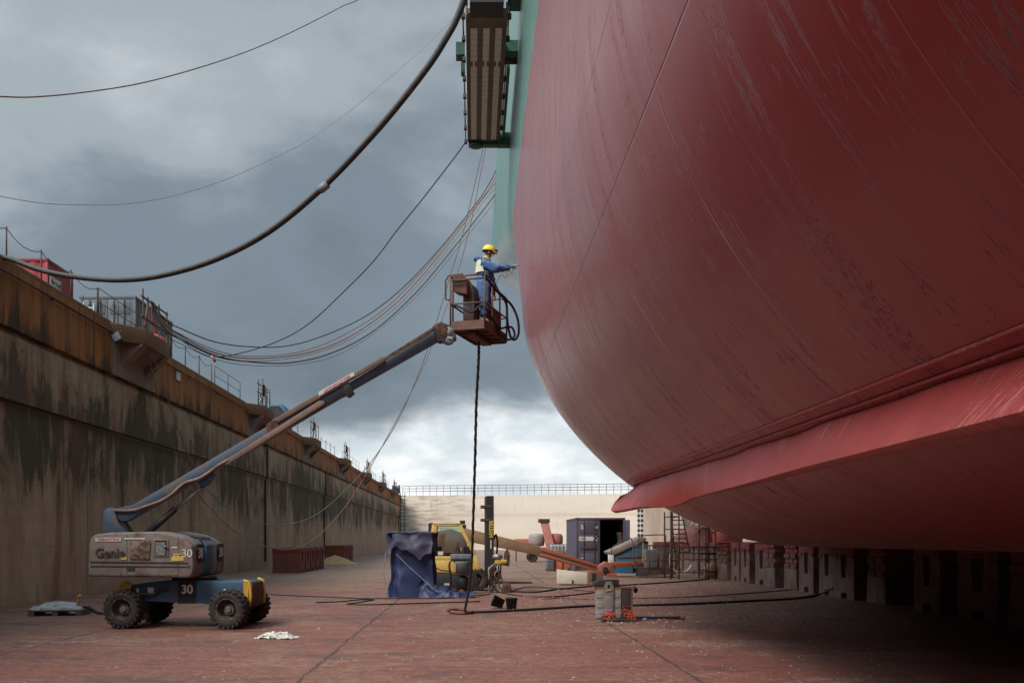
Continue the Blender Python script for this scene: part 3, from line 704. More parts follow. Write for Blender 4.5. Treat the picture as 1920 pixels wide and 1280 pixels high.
# ================================================================== CABLES
def cable(name, A, B, pix, r, mat, L, cat='cable', group=None, ends=(True, True), seg=6, extra=None):
    pts = [onplane(px, py, A, B) for px, py in pix]
    def lead(a, p0, p1):
        a = Vector(a); c = p0+(p0-p1).normalized()*(a-p0).length*.5
        return [a]+[a*(1-t)**2+c*2*t*(1-t)+p0*t*t for t in (.2, .4, .6, .75, .87, .95)]
    if ends[0]: pts = lead(A, pts[0], pts[1])+pts
    if ends[1]: pts = pts+lead(B, pts[-1], pts[-2])[::-1]
    mb = MB(); mb.tube(smooth(pts, 7), r, seg); return tag(mb.build(name, mat), L, cat, group), pts
hose, hp = cable('thick_hose', (-13.6, 28.2, 9.95), (XS+.02, 22, 22.0), [(30, 489), (75, 506), (140, 519), (220, 525), (300, 517), (400, 488), (500, 437), (600, 356), (700, 252), (780, 155), (830, 83), (870, 0), (925, -200)], .077, M_hose, 'thick black hose hanging in a long curve from the dock wall up to the ship', 'hose')
mb = MB(); a, b = onplane(596, 360, (-13.6, 28.2), (XS, 22)), onplane(618, 342, (-13.6, 28.2), (XS, 22)); m_ = (a+b)/2; t_ = (b-a).normalized()
mb.tube([m_-t_*.13, m_-t_*.1, m_-t_*.1, m_+t_*.1, m_+t_*.1, m_+t_*.13], [.09, .09, .1, .1, .09, .09], 12); mb.build('coupling', M_grey, hose)
cable('thin_cable', (-13.5, 5, 9.9), (XS+.03, 30, 22.05), [(0, 181), (60, 182), (150, 174), (260, 157), (370, 128), (470, 94), (560, 54), (640, 13), (690, -14), (800, -120)], .013, M_rope, 'pale thin cable crossing the sky highest at upper left')
cable('thin_cable', (-13.5, 10, 9.9), (XS+.03, 40, 22.05), [(0, 368), (80, 381), (160, 384), (240, 382), (330, 366), (420, 338), (500, 303), (580, 262), (660, 205), (740, 138), (800, 85), (845, 40), (900, -30)], .007, M_rope, 'thin grey cable in a slack curve just under the thick hose')
PA = (WX+1.0, 38.6)
HB = (XS+.0, 54.0, 21.9)
G = 'cables strung from the grey container to the ship'
A_ = (PA[0], PA[1], 11.1)
BUN = [
 ([(330, 612), (400, 640), (470, 650), (540, 648), (610, 628), (690, 590), (760, 535), (830, 460), (890, 385)], .024, M_ropeblk, 'black cable uppermost of the bundle sagging from the grey container to the ship'),
 ([(330, 622), (400, 655), (470, 668), (560, 660), (640, 630), (720, 580), (790, 510), (850, 440), (905, 370)], .018, M_ropered, 'thin red brown cable just under the black one in the sagging bundle'),
 ([(330, 624), (400, 660), (480, 672), (580, 660), (660, 628), (740, 570), (800, 506), (860, 432), (908, 368)], .030, M_roporg, 'orange cable in the middle of the sagging bundle'),
 ([(330, 628), (400, 664), (480, 677), (580, 664), (660, 633), (740, 577), (800, 513), (864, 435), (912, 370)], .022, M_rope, 'pale cable running close under the orange one in the bundle'),
 ([(330, 632), (400, 666), (460, 677), (540, 680), (620, 662), (700, 620), (780, 548), (850, 465), (905, 395)], .035, M_ropgrn, 'thick grey green cable low in the sagging bundle'),
 ([(330, 640), (400, 672), (470, 685), (560, 683), (640, 662), (720, 610), (800, 535), (870, 450), (915, 395)], .014, M_ropered, 'thinnest red cable, lowest of the sagging bundle')]
for i, (px_, r, m_, L) in enumerate(BUN):
    cable('slung_cable', (A_[0], A_[1], A_[2]-.04*i), (HB[0], HB[1]+i*.5, HB[2]-.15*i), px_, r, m_, L, 'cable', G)
B3 = (gx(-.05), 33.1, zg)
o, pts = cable('slack_line', (A_[0], A_[1], 10.9), B3, [(330, 630), (365, 655), (400, 668), (450, 662), (520, 640), (580, 606), (640, 551), (700, 490), (745, 431), (790, 376), (835, 318)], .02, M_ropeblk, 'single dark line from the bundle up to the lower end of the gangway', 'cable')
p = onplane(399, 670, (A_[0], A_[1]), B3); mb = MB(); mb.tube([p+Vector((-.06, 0, .06)), p+Vector((0, 0, .0)), p+Vector((.09, 0, -.16))], [.04, .06, .05], 8); mb.build('plug', M_pink, o)
A4 = (WX+.9, 38.2, 9.84)
cable('hanging_rope', A4, (XS, 44, 22.0), [(274, 632), (300, 700), (322, 770), (350, 845), (385, 912), (410, 938), (450, 966), (490, 980), (535, 984), (590, 966), (640, 926), (700, 860), (750, 780), (800, 660), (842, 524), (870, 430), (903, 290)], .018, M_ropgrn, 'grey green rope drooping from the platform past the boom up to the gangway', 'rope')
cable('hanging_rope', (A4[0]-.1, A4[1]+.2, A4[2]), (XS, 45, 22.0), [(272, 640), (288, 710), (308, 790), (335, 862), (372, 925), (400, 958), (440, 995), (480, 1018), (530, 1029), (570, 1022), (612, 990), (660, 932), (720, 830), (780, 716), (815, 636), (852, 530), (880, 430), (908, 290)], .018, M_ropered, 'red brown rope drooping lower, dipping to the red keel blocks by the wall', 'rope')
# ================================================================== CONTAINERS ON THE QUAY
def container(name, L, loc, rz, W, Ln, Hh, mat, doors='end', frame_mat=None):
    o = thing(name, L, 'container', loc, rz); fm = frame_mat or mat
    mb = MB()   # corrugated long sides and roof  (local: X width 0..W, Y length 0..Ln)
    def corr(x, s):
        n = int(Ln/.14); P = []
        for i in range(n+1):
            dd = .035 if (i % 4 in (1, 2)) else 0; P.append((x-s*dd, .1+(Ln-.2)*i/n))
        for a, b in zip(P, P[1:]):
            mb.add([(a[0], a[1], .14), (b[0], b[1], .14), (b[0], b[1], Hh-.1), (a[0], a[1], Hh-.1)], [(0, 1, 2, 3)])
    corr(.02, -1); corr(W-.02, 1)
    mb.box(.03, .1, Hh-.07, W-.03, Ln-.1, Hh-.03); mb.box(.03, .1, .12, W-.03, Ln-.1, .15); mb.box(.05, Ln-.08, .14, W-.05, Ln-.04, Hh-.1)
    mb.build('body', mat, o)
    mb = MB()
    for x_ in (0, W-.12):
        for y_ in (0, Ln-.12): mb.box(x_, y_, 0, x_+.12, y_+.12, Hh); 
    for y_ in (0.003, Ln-.103):
        mb.box(.12, y_, Hh-.13, W-.12, y_+.1, Hh-.004); mb.box(.12, y_, 0.02, W-.12, y_+.1, .16)
    for x_ in (.003, W-.093): mb.box(x_, .12, Hh-.11, x_+.09, Ln-.12, Hh-.005); mb.box(x_, .12, .02, x_+.09, Ln-.12, .16)
    for x_ in (-.015, W-.165):
        for y_ in (-.015, Ln-.165):
            for z_ in (0, Hh-.12): mb.box(x_, y_, z_-.005, x_+.18, y_+.18, z_+.125)
    mb.build('frame', fm, o, bevel=.01); return o
M_grc = pm('grey_container_paint', (.12, .135, .15), (.095, .105, .12), (.1, .075, .06), 2, .6, cover=.22)
M_rdc = pm('red_container_paint', (.3, .035, .045), (.23, .03, .036), (.12, .03, .03), 2, .6, cover=.25)
M_puc = pm('purple_container_paint', (.095, .085, .125), (.075, .065, .095), (.12, .075, .065), 2, .6, cover=.28)
def door_leaf(o, x0, x1, z0, z1, y, mat, bars, marks=True):
    mb = MB(); mb.box(x0, y-.03, z0, x1, y+.03, z1)
    for q in range(3):
        h = (z1-z0)/3; mb.box(x0+.1, y-.045, z0+q*h+.1, x1-.1, y-.03, z0+(q+1)*h-.1)
    d_ = mb.build('door', mat, o, bevel=.008)
    mb = MB()
    for bx in bars:
        mb.tube([(bx, y-.08, z0+.02), (bx, y-.08, z1-.02)], .022, 6)
        for zz in (.12, .5, .88): mb.cbox((bx, y-.07, z0+(z1-z0)*zz), (.09, .06, .08))
    mb.cbox(((x0+x1)/2, y-.085, z0+(z1-z0)*.4), (abs(x1-x0)*.6, .03, .05)); mb.build('lock_bar', M_rust if marks else M_dark, d_); return d_
gc = container('shipping_container', 'grey corrugated container on the quay behind the nearest wall platform', (-17.14, 43.3, 9.9), 0, 2.44, 5.3, 2.6, M_grc)
door_leaf(gc, .13, 1.21, .17, 2.46, .05, M_grc, (.45, .9), False); door_leaf(gc, 1.23, 2.31, .17, 2.46, .05, M_grc, (1.5, 1.95), False)
mb = MB(); mb.tube([(.3, -.35, .0), (.3, -.35, 2.2), (.32, -.3, 2.25)], .02, 5); mb.tube([(.75, -.35, 0), (.75, -.35, 2.2)], .02, 5); mb.bar((.3, -.35, 2.0), (.75, -.35, 2.0), .03, .06); mb.bar((.3, -.35, 1.5), (.75, -.35, 1.5), .03, .06)
tag(mb.build('hand_ladder', M_white), 'white ladder propped against the grey container doors', 'ladder').location = (-17.14, 43.3, 9.9)
rc = container('shipping_container', 'red container on the quay at far left with a white plate of worn black lettering', (-22.1, 37.5+2.4, 9.9), R(-90), 2.4, 6.06, 2.6, M_rdc)
mb = MB(); mb.box(-.004, 2.6, 1.3, .0, 3.4, 1.8)
M_ltr = pm('black_lettering', (.02, .02, .02), (.03, .03, .03), None, 5, .7)
pl = MB(); pl.box(-16.03, 37.62, 11.48, -15.97, 38.03, 11.86); pl.box(-16.03, 38.07, 11.48, -15.97, 38.55, 11.86); pl.box(-16.03, 38.0, 11.6, -15.98, 38.1, 11.65); pl = pl.build('name_plate', M_white, rc, world=True)
mb = MB()
for y_, w_, z0, z1 in ((37.68, .12, 11.6, 11.78), (37.86, .05, 11.62, 11.72), (37.94, .04, 11.62, 11.7), (38.13, .06, 11.58, 11.75), (38.24, .05, 11.58, 11.66), (38.34, .06, 11.56, 11.74), (38.44, .05, 11.56, 11.74)):
    mb.box(-15.972, y_, z0, -15.962, y_+w_, z1)
mb.box(-15.9715, 37.68, 11.585, -15.966, 38.49, 11.592); mb.build('worn_lettering', M_ltr, pl and rc, world=True)
o = thing('buoy_tank', 'rounded bright red tank peeping over the wall beyond the grey container', 'tank', (-13.9, 43.8, 9.95))
mb = MB(); mb.lathe([(.05, -.55), (.3, -.53), (.36, -.45), (.38, 0), (.36, .45), (.3, .53), (.05, .55)], 16, Matrix.Translation((0, 0, .55)) @ Matrix.Rotation(R(90), 4, 'X')); mb.build('shell', pm('bright_red_paint', (.5, .04, .045), (.4, .03, .04), None, 3, .5), o)
for y_ in (-.3, .25):
    mb = MB(); mb.box(-.3, y_, 0, .3, y_+.1, .35); mb.build('cradle', M_dark, o)
o = thing('site_cabin', 'small teal blue cabin roof on the quay beyond the second platform', 'cabin', (-15.5, 74, 9.9))
mb = MB(); mb.prism([(0, 0, 0), (1.6, 0, 0), (1.6, 0, 1.5), (1.2, 0, 2.1), (.3, 0, 2.1), (0, 0, 1.7)], (0, 2.4, 0)); mb.build('shell', pm('teal_paint', (.05, .17, .22), (.04, .13, .18), None, 3, .5), o, bevel=.05)
mb = MB(); mb.prism([(.2, -.01, 1.1), (1.4, -.01, 1.1), (1.35, -.01, 1.55), (1.1, -.01, 1.9), (.4, -.01, 1.9)], (0, -.02, 0)); mb.build('window', M_dark, o)
# ================================================================== BOOM LIFT (foreground)
LC = Vector((-6.35, 22.3, 0)); LR = R(-3)
lift = thing('boom_lift', 'dusty blue and grey boom lift numbered 30, its long boom raised to the ship', 'boom lift', LC, LR)
def wheel(parent, x, y, r, wd, side, steer=0.0):
    """axle along local Y; side -1: outer face towards -Y"""
    M = Matrix.Translation((x, y, r)) @ Matrix.Rotation(steer, 4, 'Z') @ Matrix.Rotation(R(90)*(1 if side < 0 else -1), 4, 'X')
    h = wd/2; mb = MB()
    mb.lathe([(r*.56, h*.75), (r*.6, h*.96), (r*.82, h), (r*.93, h*.82), (r*.95, h*.4), (r*.955, 0), (r*.95, -h*.4), (r*.93, -h*.82), (r*.82, -h), (r*.6, -h*.96), (r*.56, -h*.75)], 32, M, closed=True)
    n = 22
    for i in range(n):
        for sgn in (1, -1):
            a = 2*math.pi*(i+(.5 if sgn < 0 else 0))/n
            B = M @ Matrix.Rotation(a, 4, 'Z') @ Matrix.Translation((r*.945, 0, sgn*h*.5)) @ Matrix.Rotation(R(24)*sgn, 4, 'X')
            mb.cbox((0, 0, 0), (r*.11, r*.115, h*1.02), B)
            B = M @ Matrix.Rotation(a, 4, 'Z') @ Matrix.Translation((r*.89, 0, sgn*h*.93)) @ Matrix.Rotation(R(-25)*sgn, 4, 'Y')
            mb.cbox((0, 0, 0), (r*.15, r*.1, h*.16), B)
    t = mb.build('wheel', M_tyre, parent)
    mb = MB(); mb.lathe([(r*.6, -h*.5), (r*.6, h*.9), (r*.575, h*.97), (r*.52, h*.9), (r*.5, h*.2), (r*.44, -h*.1), (r*.3, -h*.2), (r*.02, -h*.2)], 28, M, caps=False); mb.build('rim', M_rim, t)
    mb = MB(); mb.lathe([(r*.3, -h*.2), (r*.29, h*.12), (r*.27, h*.17), (r*.16, h*.2), (r*.15, h*.42), (r*.12, h*.46), (r*.02, h*.46)], 20, M, sm=False)
    for i in range(8):
        a = i*math.pi/4; B = M @ Matrix.Translation((math.cos(a)*r*.235, math.sin(a)*r*.22, h*.15)); mb.lathe([(r*.02, 0), (r*.02, h*.12)], 6, B)
    mb.build('hub', M_hub, t); return t
M_tyre = pm('dusty_tyre', (.035, .027, .024), (.022, .019, .018), (.10, .068, .055), 5, .85, cover=.4)
M_rim = pm('wheel_rim_paint', (.06, .043, .037), (.035, .028, .026), (.13, .085, .068), 6, .8, cover=.45)
M_hub = pm('hub_steel', (.17, .135, .12), (.1, .08, .07), (.06, .045, .04), 8, .7, cover=.3)
for x_, y_, s_ in ((-1.15, -.85, -1), (1.15, -.85, -1), (-1.15, .85, 1), (1.15, .85, 1)):
    wheel(lift, x_, y_, .42, .34, s_, R(-8) if x_ > 0 else R(-4))
mb = MB()
mb.prism([(-.98, -.62, .58), (.62, -.62, .52), (1.3, -.62, .6), (1.48, -.62, .72), (1.48, -.62, 1.0), (.45, -.62, 1.02), (0, -.62, 1.05), (-.75, -.62, .98), (-1.3, -.62, .9), (-1.3, -.62, .66)], (0, 1.24, 0))
mb.box(-1.28, -.75, .34, -1.02, .75, .56); mb.box(1.02, -.75, .34, 1.28, .75, .56)
mb.build('chassis', M_blue, lift, bevel=.018)
for sx in (-1.15, 1.15):
    mb = MB()
    mb.tube([(sx, -.72, .42), (sx, .72, .42)], .1, 10)
    for sy in (-1, 1): mb.box(sx-.13, sy*.62-.05, .3, sx+.13, sy*.62+.05, .7)
    mb.build('axle', M_rust, lift, bevel=.01)
mb = MB(); mb.prism([(1.485, -.4, .45), (1.485, .4, .45), (1.485, .45, .98), (1.485, -.45, .98)], (.06, 0, 0)); mb.build('end_plate', M_rust, lift, bevel=.01)
M_yp = pm('yellow_tiedown', (.5, .3, .03), (.4, .24, .03), (.2, .12, .05), 5, .6, cover=.3)
for y_ in (-.64, .5):
    mb = MB(); pts = [(1.42, y_, .48+.0), (1.54, y_, .5), (1.56, y_, .7), (1.52, y_, 1.0), (1.4, y_, 1.03)]; mb.tube(pts, .035, 6); mb.prism([(1.4, y_-.03, .5), (1.5, y_-.03, .5), (1.52, y_-.03, .98), (1.4, y_-.03, 1.0)], (0, .06, 0)); mb.build('tie_down', M_yp, lift)
mb = MB(); mb.prism([(-1.34, -.7, .78), (-1.12, -.7, .76), (-1.05, -.7, .95), (-1.2, -.7, 1.02), (-1.32, -.7, .95)], (0, .06, 0)); mb.build('tie_down', M_yp, lift)
mb = MB(); mb.box(-.06, -.632, .525, .345, -.624, 1.015); np_ = mb.build('number_plate', M_black, lift)
text('30', .26, Matrix.Translation((0, 0, 0)) @ worldmat(lift) @ frame((.15, -.634, .83), (1, 0, 0), (0, 0, 1)), M_white, lift, 'number', .003, bold=.006)
for x_, w_, h_ in ((-.95, .06, .1), (-.66, .13, .15), (.98, .05, .09)):
    mb = MB(); mb.box(x_-w_/2, -.63, .8-h_/2, x_+w_/2, -.622, .8+h_/2); mb.build('decal', M_white, lift)
mb = MB(); mb.tube(smooth([(-1.0, -.8, .72), (-.8, -.72, .74), (-.6, -.67, .72), (-.45, -.66, .8), (-.3, -.64, .84), (-.25, -.5, .8)], 5), .035, 6); mb.build('steer_hose', M_hose, lift)
mb = MB(); mb.lathe([(.48, 1.03), (.5, 1.05), (.5, 1.1), (.42, 1.13)], 28, Matrix.Translation((.1, 0, 0))); mb.build('turntable', M_dark, lift)
# turret
mb = MB(); mb.prism([(-1.72, -.34, 1.12), (.42, -.34, 1.12), (.5, -.34, 1.3), (.5, -.34, 1.8), (.3, -.34, 1.96), (-1.55, -.34, 1.9), (-1.72, -.34, 1.7)], (0, .68, 0)); mb.build('turret_frame', M_blue, lift, bevel=.03)
def hood(y0, y1):
    mb = MB(); P = [(-1.85, 1.13), (.34, 1.10), (.42, 1.16), (.46, 1.4), (.42, 1.78), (.27, 1.92), (.05, 2.02), (-.35, 2.09), (-1.35, 2.07), (-1.68, 2.03), (-1.79, 1.96), (-1.83, 1.8)]
    mb.prism([(x, y0, z) for x, z in P], (0, y1-y0, 0)); return mb.build('hood', M_hood, lift, bevel=.07, seg=4)
h1 = hood(-1.1, -.36); h2 = hood(.36, 1.1)
mb = MB(); mb.prism([(-1.79, -1.108, 1.42), (.34, -1.108, 1.40), (.34, -1.108, 1.435), (-1.79, -1.108, 1.455)], (0, .03, 0)); mb.prism([(-1.79, -1.106, 1.33), (.38, -1.106, 1.32), (.38, -1.106, 1.35), (-1.79, -1.106, 1.36)], (0, .03, 0)); mb.box(-.98, -1.112, 1.25, -.82, -1.08, 1.36); mb.build('trim_line', M_dark, h1)
mb = MB(); mb.prism([(-.92, -1.13, 1.50), (-.5, -1.13, 1.49), (-.47, -1.13, 1.86), (-.5, -1.13, 1.92), (-.92, -1.13, 1.88)], (0, .05, 0)); mb.build('access_flap', pm('flap_rusty', (.22, .16, .13), (.15, .1, .08), (.085, .05, .035), 5, .8, cover=.5), h1, bevel=.02)
mb = MB(); mb.box(-.43, -1.118, 1.54, -.08, -1.08, 1.94); mb.build('panel_frame', M_hood, h1, bevel=.02)
mb = MB(); mb.box(-.38, -1.124, 1.58, -.13, -1.1, 1.9); cp = mb.build('control_panel', M_black, h1)
mb = MB()
for i, (x_, z_) in enumerate(((-.33, 1.84), (-.28, 1.84), (-.22, 1.8), (-.3, 1.72), (-.22, 1.68), (-.19, 1.76), (-.33, 1.64))): mb.cbox((x_, -1.13, z_), (.025, .02, .03))
mb.box(-.36, -1.1262, 1.585, -.16, -1.1242, 1.86); mb.cbox((-.25, -1.128, 1.6), (.15, .01, .025)); mb.tube([(-.16, -1.12, 1.76), (-.12, -1.17, 1.77)], .025, 6); mb.build('switch', M_grey, cp)
mb = MB(); mb.box(-1.0, -1.103, 1.14, -.99, -1.09, 2.02); mb.box(.12, -1.103, 1.14, .128, -1.09, 1.98); mb.box(-1.0, -1.1035, 1.15, .12, -1.091, 1.16); mb.build('panel_seam', M_black, h1)
mb = MB(); mb.box(-1.68, -1.113, 1.88, -1.12, -1.105, 1.96); mb.build('name_strip', M_white, h1)
text('TREKANTENS', .075, worldmat(lift) @ frame((-1.40, -1.114, 1.919), (1, 0, 0), (0, 0, 1)), M_red, h1, 'lettering', .002, sx=1.05, bold=.002)
mb = MB(); mb.box(-1.05, -1.113, 1.925, -.6, -1.105, 1.955); mb.build('decal', M_white, h1)
text('Genie', .27, worldmat(lift) @ frame((-1.36, -1.112, 1.63), (1, 0, 0), (0, 0, 1)), pm('embossed_hood', (.07, .055, .048), (.05, .04, .036), None, 4, .8), h1, 'raised_name', .012, sx=1.0, bold=.004)
mb = MB(); mb.prism([(-.03, -1.112, 1.46), (.24, -1.112, 1.47), (.24, -1.112, 1.56), (.2, -1.112, 1.62), (.02, -1.112, 1.62), (.02, -1.112, 1.56), (-.03, -1.112, 1.54)], (0, .01, 0)); wl_ = mb.build('warning_label', M_yel, h1)
mb = MB(); mb.prism([(.05, -1.116, 1.575), (.1, -1.116, 1.575), (.075, -1.116, 1.615)], (0, .004, 0)); mb.box(.12, -1.116, 1.58, .21, -1.112, 1.6); mb.build('warning_mark', M_black, wl_)
mb = MB(); mb.box(-1.12, -1.112, 1.49, -1.0, -1.106, 1.55); mb.build('warning_label', M_yel, h1)
mb = MB(); mb.box(-.02, -1.112, 1.74, .1, -1.106, 1.765); mb.build('decal', M_white, h1)
for hd, y_ in ((h1, -.72), (h2, .72)):
    mb = MB(); mb.box(.44, y_-.2, 1.42, .478, y_+.2, 1.82); pn = mb.build('number_panel', M_black, hd)
    text('30', .3, worldmat(lift) @ frame((.481, y_, 1.62), (0, 1, 0), (0, 0, 1)), M_white, hd, 'number', .003, bold=.005)
text('30', .24, worldmat(lift) @ frame((.31, -1.108, 1.62), (1, 0, 0), (0, 0, 1)), M_white, h1, 'number', .003)
mb = MB(); mb.prism([(-.2, -.34, 1.965), (.3, -.34, 1.92), (.45, -.34, 1.72), (.49, -.34, 1.72), (.33, -.34, 1.97), (-.2, -.34, 2.06)], (0, .68, 0)); mb.build('top_cover', M_dark, lift)
# boom plane
BA = (LC.x-1.7, LC.y-.09); BB = (LC.x+6, LC.y+.3)
bn = Vector((BB[0]-BA[0], BB[1]-BA[1], 0)).normalized(); bnn = Vector((-bn.y, bn.x, 0))
def bpt(px, py, off=0):
    a = (BA[0]+bnn.x*off, BA[1]+bnn.y*off); b = (BB[0]+bnn.x*off, BB[1]+bnn.y*off); return onplane(px, py, a, b)
def bprism(name, poly, w_, mat, off=0, bevel=.012, parent=None):
    P = [bpt(x, y, off-w_/2) for x, y in poly]; mb = MB(); mb.prism(P, bnn*w_); return mb.build(name, mat, parent or lift, world=True, bevel=bevel)
M_bb = pm('grimy_boom_blue', (.042, .085, .145), (.05, .07, .10), (.12, .085, .075), 1.6, .55, cover=.46)
bprism('boom_upright', [(192, 1001), (193, 958), (203, 951), (214, 956), (222, 980), (243, 1001)], .5, M_bb, bevel=.02)
bprism('upright_link', [(216, 966), (224, 966), (248, 1001), (234, 1001)], .3, M_black)
bs1 = bprism('boom_section', [(206, 955), (249, 946), (503, 798), (520, 800), (520, 811), (424, 867), (312, 933), (236, 977), (226, 976), (215, 966)], .36, M_bb)
bprism('boom_collar', [(498, 797), (508, 788), (519, 787), (523, 800), (512, 815), (501, 812)], .40, M_rust, parent=bs1)
bs2 = bprism('boom_section', [(512, 793), (640, 719), (650, 714), (662, 732), (652, 738), (640, 743), (430, 866), (426, 860)], .28, M_navy)
bprism('boom_collar', [(641, 718), (651, 712), (664, 735), (656, 742), (650, 742)], .32, M_dark, parent=bs2)
bs3 = bprism('boom_section', [(640, 726), (829, 612), (837, 618), (825, 637), (655, 733), (648, 736)], .21, M_navy)
tr = bprism('cable_track', [(510, 787), (718, 668), (722, 675), (514, 796)], .1, M_rust2 if 'M_rust2' in globals() else pm('track_brown', (.17, .1, .075), (.12, .075, .058), (.2, .15, .12), 4, .75, cover=.3), -.13)
bprism('hose_track', [(720, 670), (826, 604), (830, 609), (722, 680)], .08, M_rust, -.05)
bprism('tube_guard', [(419, 864), (598, 751), (607, 751), (609, 757), (600, 763), (424, 872)], .07, pm('guard_brown', (.2, .13, .105), (.14, .095, .08), (.22, .17, .14), 4, .7, cover=.3), -.19)
sg = bprism('name_strip', [(596.5, 735), (663, 696.8), (665, 703.5), (598.5, 742.5)], .012, M_white, -.19, 0)
ba_, bb_ = bpt(598, 739, -.199), bpt(664, 700, -.199); c_ = (ba_+bb_)/2
text('TREKANTENS STILLADSER', .075, frame(c_, bb_-ba_, (bb_-ba_).cross(bnn)*-1), M_red, lift, 'lettering', .001, sx=.80, bold=.0015)
for nm_ in ():
    pass
mb = MB(); mb.tube(smooth([bpt(x, y, -.21) for x, y in ((203, 955), (222, 957), (250, 956), (272, 949), (300, 939), (322, 926), (338, 911), (352, 903), (372, 897), (392, 885), (408, 873), (428, 862))], 5), .034, 7); mb.build('hose_loom', pm('taped_hoses', (.26, .17, .13), (.14, .09, .07), (.35, .3, .26), 6, .8, cover=.35), lift, world=True)
mb = MB()
for x, y in ((235, 957.5), (285, 944.5), (316, 931), (343, 908), (365, 899.5), (385, 889.5)):
    c = bpt(x, y, -.21); mb.tube([c-bn*.02-Vector((0, 0, .01)), c+bn*.02+Vector((0, 0, .01))], .042, 8)
mb.build('clamp', M_dark, lift, world=True) if False else None
bprism('cylinder_bracket', [(372, 903), (400, 885), (404, 889), (391, 908), (380, 912), (372, 909)], .2, M_blue)
mb = MB(); mb.tube([bpt(272, 1003), bpt(329, 953)], .075, 12); lc = mb.build('lift_cylinder', M_dark, lift, world=True)
mb = MB(); mb.tube([bpt(327, 955), bpt(386, 908)], .042, 10); mb.build('piston_rod', M_steel, lc, world=True)
bprism('boom_tip', [(812, 609), (828, 602), (836, 607), (842, 618), (833, 640), (822, 641)], .26, M_rust, bevel=.03)
mb = MB(); mb.tube([bpt(834, 622), bpt(850, 625)], .13, 12); mb.tube([bpt(838, 634, -.1), bpt(856, 636, -.1)], .05, 8); mb.build('basket_rotator', M_grey, lift, world=True)
mb = MB()
for off, lst in ((-.16, ((812, 612), (822, 628), (832, 641), (841, 645), (849, 640), (853, 626))), (-.1, ((815, 610), (828, 632), (838, 642), (846, 639), (851, 622))), (.05, ((824, 605), (838, 610), (850, 616)))):
    mb.tube(smooth([bpt(x, y, off) for x, y in lst], 5), .03, 6)
mb.build('tip_hose', M_hose, lift, world=True)
# ---- basket (local axes: u along the short near edge, v along the long side)
C0 = Vector((.25, 22.55, 0)); uu = Vector((-.95, .31, 0)).normalized(); vv = Vector((.31, .95, 0)).normalized()
BW, BL, FZ, RZ = .82, 1.78, 6.90, 7.93
def bk(u, v, z): return C0+uu*u+vv*v+Vector((0, 0, z))
M_bask = pm('rusty_basket', (.15, .075, .055), (.1, .055, .045), (.2, .12, .09), 4, .75, cover=.3)
mb = MB()
def boxuv(mb, u0, v0, z0, u1, v1, z1): mb.prism([bk(u0, v0, z0), bk(u1, v0, z0), bk(u1, v1, z0), bk(u0, v1, z0)], (0, 0, z1-z0))
boxuv(mb, .02, .02, 6.74, BW-.02, BL-.02, 6.80)
for v_ in (.0, .45, .9, 1.35, BL-.06): boxuv(mb, .021, v_+.02, 6.68, BW-.021, v_+.06, 6.739)
boxuv(mb, .3, .2, 6.60, .52, 1.5, 6.68)
bfl = mb.build('basket_floor', M_bask, lift, world=True)
mb = MB()
for a, b in (((0, 0), (BW, 0)), ((0, 0), (0, BL)), ((BW, 0), (BW, BL)), ((0, BL), (BW, BL))):
    p, q = bk(*a, 6.80), bk(*b, 6.80); mb.bar(p, q, .025, .20)
mb.build('toe_board', M_bask, lift, world=True)
mb = MB(); r_ = .022
for (u, v, h) in ((0, 0, RZ), (BW, 0, RZ), (BW*.98, .12, RZ), (0, .6, RZ), (0, 1.2, 7.78), (0, BL, 7.78), (BW, BL, 7.78), (BW, 1.0, RZ), (.4, BL, 7.78)):
    mb.tube([bk(u, v, 6.74), bk(u, v, h)], r_, 6)
def rail(pts, r=r_): mb.tube(smooth([bk(*p) for p in pts], 4), r, 6)
for h in (RZ, RZ-.09, 7.30): mb.tube([bk(0, 0, h), bk(BW, 0, h)], r_, 6)
for h in (RZ, 7.30): mb.tube([bk(BW, 0, h), bk(BW, 1.0, h)], r_, 6)
mb.tube([bk(BW, 1.0, 7.78), bk(BW, BL, 7.78), bk(0, BL, 7.78), bk(0, .6, 7.80)], r_, 6)
mb.tube([bk(0, 0, RZ), bk(0, .6, RZ)], r_, 6)
for h in (7.30,): mb.tube([bk(BW, 0, h), bk(BW, BL, h), bk(0, BL, h), bk(0, 0, h)], r_*.9, 6)
mb.tube([bk(0, .6, 7.8), bk(.05, 1.0, 7.95), bk(0, 1.2, 7.78)], r_*.8, 6)
mb.tube([bk(BW+.0, .0, 7.4), bk(BW+.12, .02, 7.42), bk(BW+.13, .02, 7.85), bk(BW+.05, .02, 7.97), bk(BW-.3, .02, 7.97)], r_, 6)
mb.build('guard_rail', M_bask, lift, world=True)
# control console and tool boxes
mb = MB(); P = [(.80, .1, 7.62), (.46, .1, 7.52), (.46, .1, 7.85), (.52, .1, 7.95), (.74, .1, 7.97), (.80, .1, 7.9)]
mb.prism([bk(*p) for p in P], vv*.4); mb.build('control_console', M_bask, lift, world=True, bevel=.02)
mb = MB(); mb.prism([bk(.62, .3, 6.95), bk(.36, .3, 6.95), bk(.34, .3, 7.6), bk(.42, .3, 7.82), bk(.62, .3, 7.86)], vv*.42); mb.build('control_cabinet', pm('console_brown', (.09, .05, .04), (.06, .036, .03), (.13, .08, .06), 4, .75, cover=.3), lift, world=True, bevel=.015)
for u_ in (.4, .48, .55):
    mb = MB(); mb.prism([bk(u_, .285, 7.2), bk(u_-.05, .285, 7.2), bk(u_-.05, .285, 7.58), bk(u_, .285, 7.6)], vv*.01); mb.build('panel_slot', M_dark, lift, world=True)
tb = thing('tool_box', 'brown lidded box on the basket floor behind the worker', 'box', bk(.3, 1.25, 6.82))
